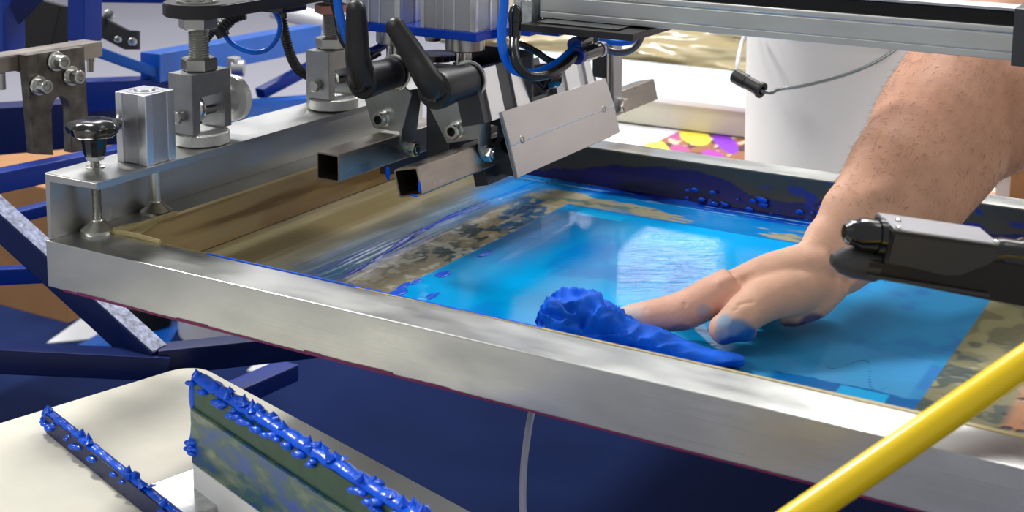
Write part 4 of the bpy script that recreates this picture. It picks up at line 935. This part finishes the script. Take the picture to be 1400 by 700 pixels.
inky('ink_squeegee', (62, 592), (60, 566), (280, 742), .020, .010, 'low dark squeegee with a blue inked edge, lying further left on the pallet', [(0.001, .0198, 0, 'holder', 'navy')])
b = B(); p0 = onz(264, 655, PZ+.001); b.box((0, 0, 0), (.07, .05, .016), .002, Matrix.Translation(onz(268, 662, PZ+.0012)) @ Matrix.Rotation(math.atan2(e1.y, e1.x), 4, 'Z') @ Matrix.Translation((0, -.052, 0)))
tag(obj('ink_scoop', b, 'clear'), 'pale translucent block on the pallet in front of the tall squeegee', 'block')

# cables hanging under the frame
hose('hanging_cable', [at(733, 520, 1.32), at(729, 552, 1.30), at(722, 590, 1.28), at(716, 640, 1.27), at(715, 700, 1.27), at(720, 800, 1.28)], .0034, 'wire_white', 'thin white cable hanging below the middle of the front rail', 'cable')
hose('hanging_cable', [at(470, 640, 1.22), at(520, 660, 1.2), at(560, 680, 1.19), at(600, 706, 1.18), at(640, 745, 1.18)], .0042, 'hose_grey', 'grey cable curving behind the right edge of the cream pallet', 'cable')

# ================================================================== BLUE MACHINE FRAME BEHIND, LEFT
rear = thing('rear_frame', at(120, 200, 2.0), 'welded blue steel machine frame of crossing bars and posts at the upper left', 'machine frame')
def tube_bar(name, a, c, w, h, m, label, up=(0, 0, 1), cat='frame bar', parent=None):
    a = Vector(a); c = Vector(c); b = B(); b.bar(a, c, w, h, .002, up)
    if cat in ('frame bar', 'frame post', 'panel') and 'right of the tall' not in label: return obj({'frame bar': 'bar', 'frame post': 'post', 'panel': 'panel'}[cat], b, m, rear, label=None if m == 'blue_steel' else label)
    return tag(obj(name, b, m), label, cat)
def px2m(px, d): return px*d/FPX
tube_bar('frame_bar', at(-40, 255, 1.60), at(330, 178, 2.0), .026, .026, 'blue_steel', 'blue square bar passing behind the black knob towards the post')
tube_bar('frame_bar', at(110, 130, 2.0), at(262, 124, 2.12), .040, .046, 'blue_steel', 'blue square bar level with the ribbed post top')
tube_bar('frame_bar', at(120, 66, 1.98), at(262, 118, 2.10), .020, .016, 'blue_light', 'thin lighter blue brace slanting down behind the near fork joint')
tube_bar('frame_bar', at(205, 92, 2.05), at(428, 50, 2.45), .038, .044, 'blue_light', 'wide light-blue bar passing behind the two fork joints')
tube_bar('frame_bar', at(355, 128, 2.3), at(440, 84, 2.4), .022, .018, 'blue_steel', 'short blue brace slanting up left of the far fork joint')
tube_bar('frame_bar', at(310, 150, 2.2), at(520, 134, 2.4), .030, .026, 'blue_light', 'blue bar just above the angle profile between the fork joints')
tube_bar('frame_bar', at(-30, 178, 2.1), at(330, 150, 2.4), .05, .075, 'navy', 'broad dark navy bar behind the slotted bracket')
tube_bar('frame_bar', at(-20, 306, 1.75), at(100, 276, 1.85), .020, .016, 'blue_steel', 'small blue bar ending behind the foot of the angle profile')
tube_bar('frame_bar', at(-30, 378, 1.6), at(110, 372, 1.7), .020, .020, 'blue_steel', 'blue bar level with the left end of the front rail')
tube_bar('frame_bar', at(116, -60, 1.7), at(116, 56, 1.7), .030, .030, 'blue_steel', 'upright blue post above the cross bar at the top left', up=(0, 1, 0), cat='frame post')
tube_bar('frame_bar', at(8, -60, 1.75), at(10, 92, 1.72), .030, .034, 'blue_steel', 'upright blue post at the extreme top left edge', up=(0, 1, 0), cat='frame post')
tube_bar('frame_bar', at(36, 100, 1.9), at(60, 0, 1.9), .10, .03, 'hole', 'wide black panel between the two upright blue posts', up=(0, 1, 0), cat='panel')
tube_bar('frame_bar', at(10, 30, 1.74), at(78, -40, 1.74), .03, .026, 'navy', 'navy brace crossing the black panel at the top left corner')
tube_bar('frame_bar', at(125, -4, 2.0), at(330, -1, 2.1), .02, .014, 'blue_steel', 'blue bar along the very top edge left of the arm plate')
# V-shaped lower frame
d0, d1, d2 = 1.50, 1.42, 1.52
t = thing('lower_frame', at(210, 492, 1.45)-Z*.02, 'dark blue welded V-shaped lower frame with paint speckles, below the left corner', 'frame')
hw = .026
A_, B_, C3 = at(-55, 250, d0), at(212, 492, d1), at(470, 464, d2)
b = B(); b.bar(A_, B_, hw, .030, .002); obj('diagonal_bar', b, 'navy', t)
b = B(); dn = (B_-A_).normalized(); up_ = Z-dn*Z.dot(dn); up_.normalize(); b.bar(A_+up_*.0152+dn*.02, B_+up_*.0152-dn*.002, hw*.86, .0012, 0); obj('speckled_top', b, 'speck', t, label='paint-speckled upper face')
b = B(); b.bar(B_, C3, hw, .028, .002); obj('side_bar', b, 'navy', t)
b = B(); b.bar(at(-60, 486, 1.35), at(230, 500, 1.42), .026, .026, .002); obj('cross_bar', b, 'navy', t)
tube_bar('frame_bar', at(300, 548, 1.45), at(395, 506, 1.55), .03, .020, 'blue_steel', 'blue bar end with worn white edge right of the tall inky squeegee')
# black angle with bolts
t = thing('bolted_plate', at(165, 60, 2.1), 'blurred black plate with two bolts beyond the upright blue post', 'bracket')
b = B(); b.prism([at(130, 18, 2.05), at(172, 42, 2.12), at(187, 42, 2.14), at(187, 68, 2.14), at(170, 68, 2.12), at(130, 48, 2.05)], VD*.02, .001); obj('plate', b, 'hole', t)
for (x_, y_, s_) in ((150, 20, .008), (182, 57, .006), (162, 54, .005)):
    b = B(); c = at(x_, y_, 2.08); b.lathe([(0, s_), (.006, s_), (.007, s_*.6)], c, -VD, 14); obj('bolt', b, 'bright', t)
b = B(); b.cyl(at(318, 93, 2.0), at(334, 93, 2.0), .012); b.box(at(320, 85, 2.0)-Vector((.008, .008, .008)), at(320, 85, 2.0)+Vector((.008, .008, .008)), .002); tag(obj('pipe_end', b, 'anod'), 'small blurred silver pipe end right of the near fork joint nut', 'pipe')
b = B(); b.cyl(at(372, 12, 2.6), at(470, 36, 2.6), .018); tag(obj('round_tube', b, 'white'), 'blurred pale round tube behind the corrugated conduit', 'tube')

# things on the floor seen under the rail
fl = lambda x_, y_: onz(x_, y_, FZ+.009)
b = B(); b.prism([fl(64, 470), fl(150, 462), fl(160, 415), fl(118, 432)], (0, 0, .003)); tag(obj('paper_sheet', b, 'white'), 'white paper sheet lying on the navy carpet left of the diagonal bar', 'paper')
b = B(); b.prism([fl(105, 474), fl(228, 478), fl(250, 440), fl(150, 450)], (0, 0, .004)); tag(obj('blue_sheet', b, 'blue_light'), 'blue sheet on the carpet inside the V of the lower frame', 'sheet')
c = fl(316, 478); b = B(); b.lathe([(0, .155), (.004, .162), (.42, .175), (.43, .181), (.45, .181), (.455, .172)], c+Vector((-.066, .125, .0)), Z, 64); tag(obj('plastic_bucket', b, 'white_plastic'), 'large white plastic bucket standing on the floor below the front rail', 'bucket')
c = fl(182, 456); b = B(); b.lathe([(0, .050), (.12, .050), (.13, .046), (.16, .04)], c+Vector((0, .06, 0)), Z, 40); tag(obj('black_pot', b, 'hole'), 'black round pot on the floor left of the white bucket', 'pot')
c = fl(112, 442); b = B(); b.lathe([(0, .045), (.19, .052), (.195, .056), (.20, .052)], c+Vector((0, .05, 0)), Z, 32); tag(obj('plastic_cup', b, 'white_plastic'), 'small blurred white tub left of the diagonal blue bar', 'tub')
b = B(); c = at(28, 318, 2.6); b.box(c-Vector((.35, 0, .16)), c+Vector((.12, .35, .10)), .004); tag(obj('cardboard_box', b, 'kraft'), 'brown cardboard box at the left edge behind the blue bars', 'box')
b = B(); c = fl(362, 500); b.prism([fl(338, 508), fl(372, 512), fl(392, 488), fl(362, 486)], (0, 0, .003)); tag(obj('paper_sheet', b, 'white'), 'small white paper on the carpet just under the front rail', 'paper')

# ================================================================== RIGHT BACKGROUND: bench, box, print, bucket
BZ = -.20
b = B(); y_f = .80
t = thing('work_bench', (.6, 1.3, FZ), 'white topped work bench behind the screen frame', 'bench')
b.box((-.45, y_f, BZ-.04), (1.0, 2.6, BZ), .003); obj('bench_top', b, 'white', t)
for (x_, y_) in ((.75, y_f+.05), (.96, y_f+.05), (.4, 2.55), (.96, 2.55)):
    b = B(); b.box((x_-.03, y_-.03, FZ), (x_+.03, y_+.03, BZ-.04), .003); obj('leg', b, 'anod', t)
# flower print
g = 260; x0_, x1_, y0_, y1_ = -.10, .70, .95, onz(930, 178, BZ).y-.01
U, V_ = np.meshgrid(np.linspace(x0_, x1_, g), np.linspace(y0_, y1_, g)); P = np.stack([U, V_, BZ+.002+.001*np.sin(U*9)], -1)
C = np.ones((g, g, 3))*np.array(lin((150, 96, 66)))
C = mixc(C, (70, 40, 40), sm(fbm(U*50, V_*26, 4, 3), .5, .58)); C = mixc(C, (228, 196, 170), sm(fbm(U*70, V_*34, 14, 2), .60, .66))
def blob(px, py, rx, ry, c): 
    global C
    p = onz(px, py, BZ+.002); d = np.sqrt(((U-p.x)*math.cos(.53)+(V_-p.y)*math.sin(.53))**2/rx**2+((V_-p.y)*math.cos(.53)-(U-p.x)*math.sin(.53))**2/ry**2)+.15*(fbm(U*40, V_*30, 9)-.5); C = mixc(C, c, 1-sm(d, .92, 1.05))
blob(920, 182, .016, .05, (176, 80, 140)); blob(930, 206, .018, .05, (176, 80, 140)); blob(975, 214, .02, .05, (170, 60, 170))
blob(950, 186, .027, .075, (250, 224, 70)); blob(991, 194, .019, .095, (132, 44, 200)); blob(898, 203, .022, .075, (248, 228, 80))
pe = onz(910, 190, BZ); lm = sm((pe.x-U)*math.cos(.53)-(V_-pe.y)*math.sin(.53)*0+.0*(V_-pe.y), 0, .004)
C = mixc(C, (232, 226, 240), lm)
blob(898, 206, .022, .07, (248, 228, 80))
o = gridmesh('flower_print', P, C, 'print', None); tag(o, 'colourful flower print sheet with yellow and purple blooms on the bench', 'print')
# beige box with pale blue sheet
yb = onz(930, 177, BZ+.004).y; zt_ = ony(930, 135, yb).z; xl_, xr_ = ony(600, 170, yb).x, ony(1030, 178, yb).x+.25
yk_ = onz(930, 89, zt_).y
t = thing('beige_box', ((xl_+xr_)/2, yb, BZ+.004), 'long beige box with a white rim left of the white bucket', 'box')
b = B(); b.box((xl_, yb, BZ+.004), (xr_, yk_, zt_-.012), .003); obj('body', b, 'beige', t)
b = B(); b.box((xl_-.004, yb-.004, zt_-.012), (xr_+.004, yk_, zt_), .003); obj('rim', b, 'white', t)
b = B(); b.box((xl_+.012, yb+.03, zt_), (xr_-.012, yk_-.012, zt_+.0015)); tag(obj('blue_sheet', b, 'ice'), 'pale blue sheet lying on the beige box', 'sheet')
# tan wrapped package
b = B(); w1 = ony(600, 88, yk_+.01).x; P0 = Vector((w1, yk_+.012, zt_-.02)); nx_, nz_ = 90, 16
for i in range(nx_+1):
    for j in range(nz_+1): pass
G = []
for j in range(nz_+1):
    row = []
    for i in range(nx_+1):
        x_ = w1+i*.0125; f_ = j/nz_; z_ = zt_-.01+f_*.085; y_ = yk_+.012+.06*f_**2+.012*noise.noise((x_*5, f_*5, 0))+.007*(1-abs(noise.noise((x_*9+f_*7, f_*4, 3)))*2)
        row.append(b.bm.verts.new((x_, y_, z_)))
    G.append(row)
for j in range(nz_):
    for i in range(nx_): b.bm.faces.new((G[j][i], G[j][i+1], G[j+1][i+1], G[j+1][i]))
back = [[b.bm.verts.new((v.co.x, yk_+.30, v.co.z)) for v in r] for r in (G[0], G[-1])]
for i in range(nx_): b.bm.faces.new((G[-1][i], G[-1][i+1], back[1][i+1], back[1][i])); b.bm.faces.new((back[0][i], back[0][i+1], G[0][i+1], G[0][i])); b.bm.faces.new((back[1][i], back[1][i+1], back[0][i+1], back[0][i]))
tag(obj('wrapped_package', b, 'wrap', smooth=80), 'tan package in shiny crumpled wrapping behind the pale blue sheet', 'package')
b = B(); b.box((xl_, yk_+.34, BZ), (xr_, yk_+.44, zt_+.16), .01); tag(obj('white_board', b, 'white'), 'white board standing behind the tan wrapped package', 'board')
# white bucket with wire handle and black grip
bc = at(1131, 150, 1.93); R_ = px2m(113, 1.93); zB = BZ
t = thing('paint_bucket', (bc.x, bc.y, zB), 'big white plastic bucket with a wire handle and black grip, behind the frame', 'bucket')
b = B(); b.lathe([(0, R_*.93), (.004, R_*.95), (.29, R_*1.0), (.292, R_*1.05), (.312, R_*1.05), (.314, R_*1.0), (.33, R_*1.0), (.332, R_*1.04), (.345, R_*1.04), (.346, R_*.98)], (bc.x, bc.y, zB+.0045), Z, 96); obj('bucket_body', b, 'white_plastic', t)
b = B(); g0_, g1_ = at(1004, 103, 1.78), at(1042, 124, 1.75); b.lathe([(0, .0085), (.001, .0098), (.020, .0098), (.022, .0088)], g0_, g1_-g0_, 24, caps=True)
L_ = (g1_-g0_).length; b.lathe([(.02, .0088), (L_-.006, .0088), (L_-.004, .0108), (L_, .0108), (L_, .006), (L_-.01, .005)], g0_, g1_-g0_, 24); obj('grip', b, 'black', t)
b = B(); b.sweep([at(1024, 32, 1.86), at(1014, 60, 1.83), at(1009, 82, 1.80), at(1008, 97, 1.79)], .0030, seg=10); obj('handle_cord', b, 'wire_white', t)
b = B(); b.sweep([at(1040, 124, 1.752), at(1054, 127, 1.75), at(1066, 122, 1.75), at(1100, 117, 1.76), at(1150, 104, 1.77), at(1195, 86, 1.79), at(1232, 62, 1.82), at(1246, 50, 1.84)], .0022, seg=10); obj('handle_wire', b, 'wire', t)
# right edge: white panel and cardboard box
b = B(); c = at(1372, 235, 2.0); b.box((c.x-.01, c.y, BZ), (c.x+.16, c.y+.012, BZ+.30), .002); tag(obj('foam_board', b, 'white'), 'white board standing right of the arm on the bench', 'board')
b = B(); c = at(1387, 232, 1.95); b.box((c.x, c.y-.03, BZ), (c.x+.22, c.y+.0, BZ+.19), .003); tag(obj('cardboard_box', b, 'kraft'), 'brown cardboard box at the right edge of the bench', 'box')
# repeated kinds share a group phrase
GR = {'fork_joint': 'fork joints on the angle profile', 'clamp_lever': 'black clamping levers', 'clamp_bracket': 'clamp brackets of the squeegee bars', 'squeegee_bar': 'square tube squeegee bars',
      'air_cylinder': 'ribbed air cylinders', 'profile_mount': 'tilted profile mounts', 'push_fitting': 'push fittings of the air hoses', 'corrugated_conduit': 'corrugated conduits', 'ink_squeegee': 'inky squeegees on the pallet',
      'hanging_cable': 'cables under the frame', 'paper_sheet': 'papers on the carpet'}
for o in S.objects:
    k_ = o.name.split('.')[0]
    if k_ in GR and not o.parent: o['group'] = GR[k_]
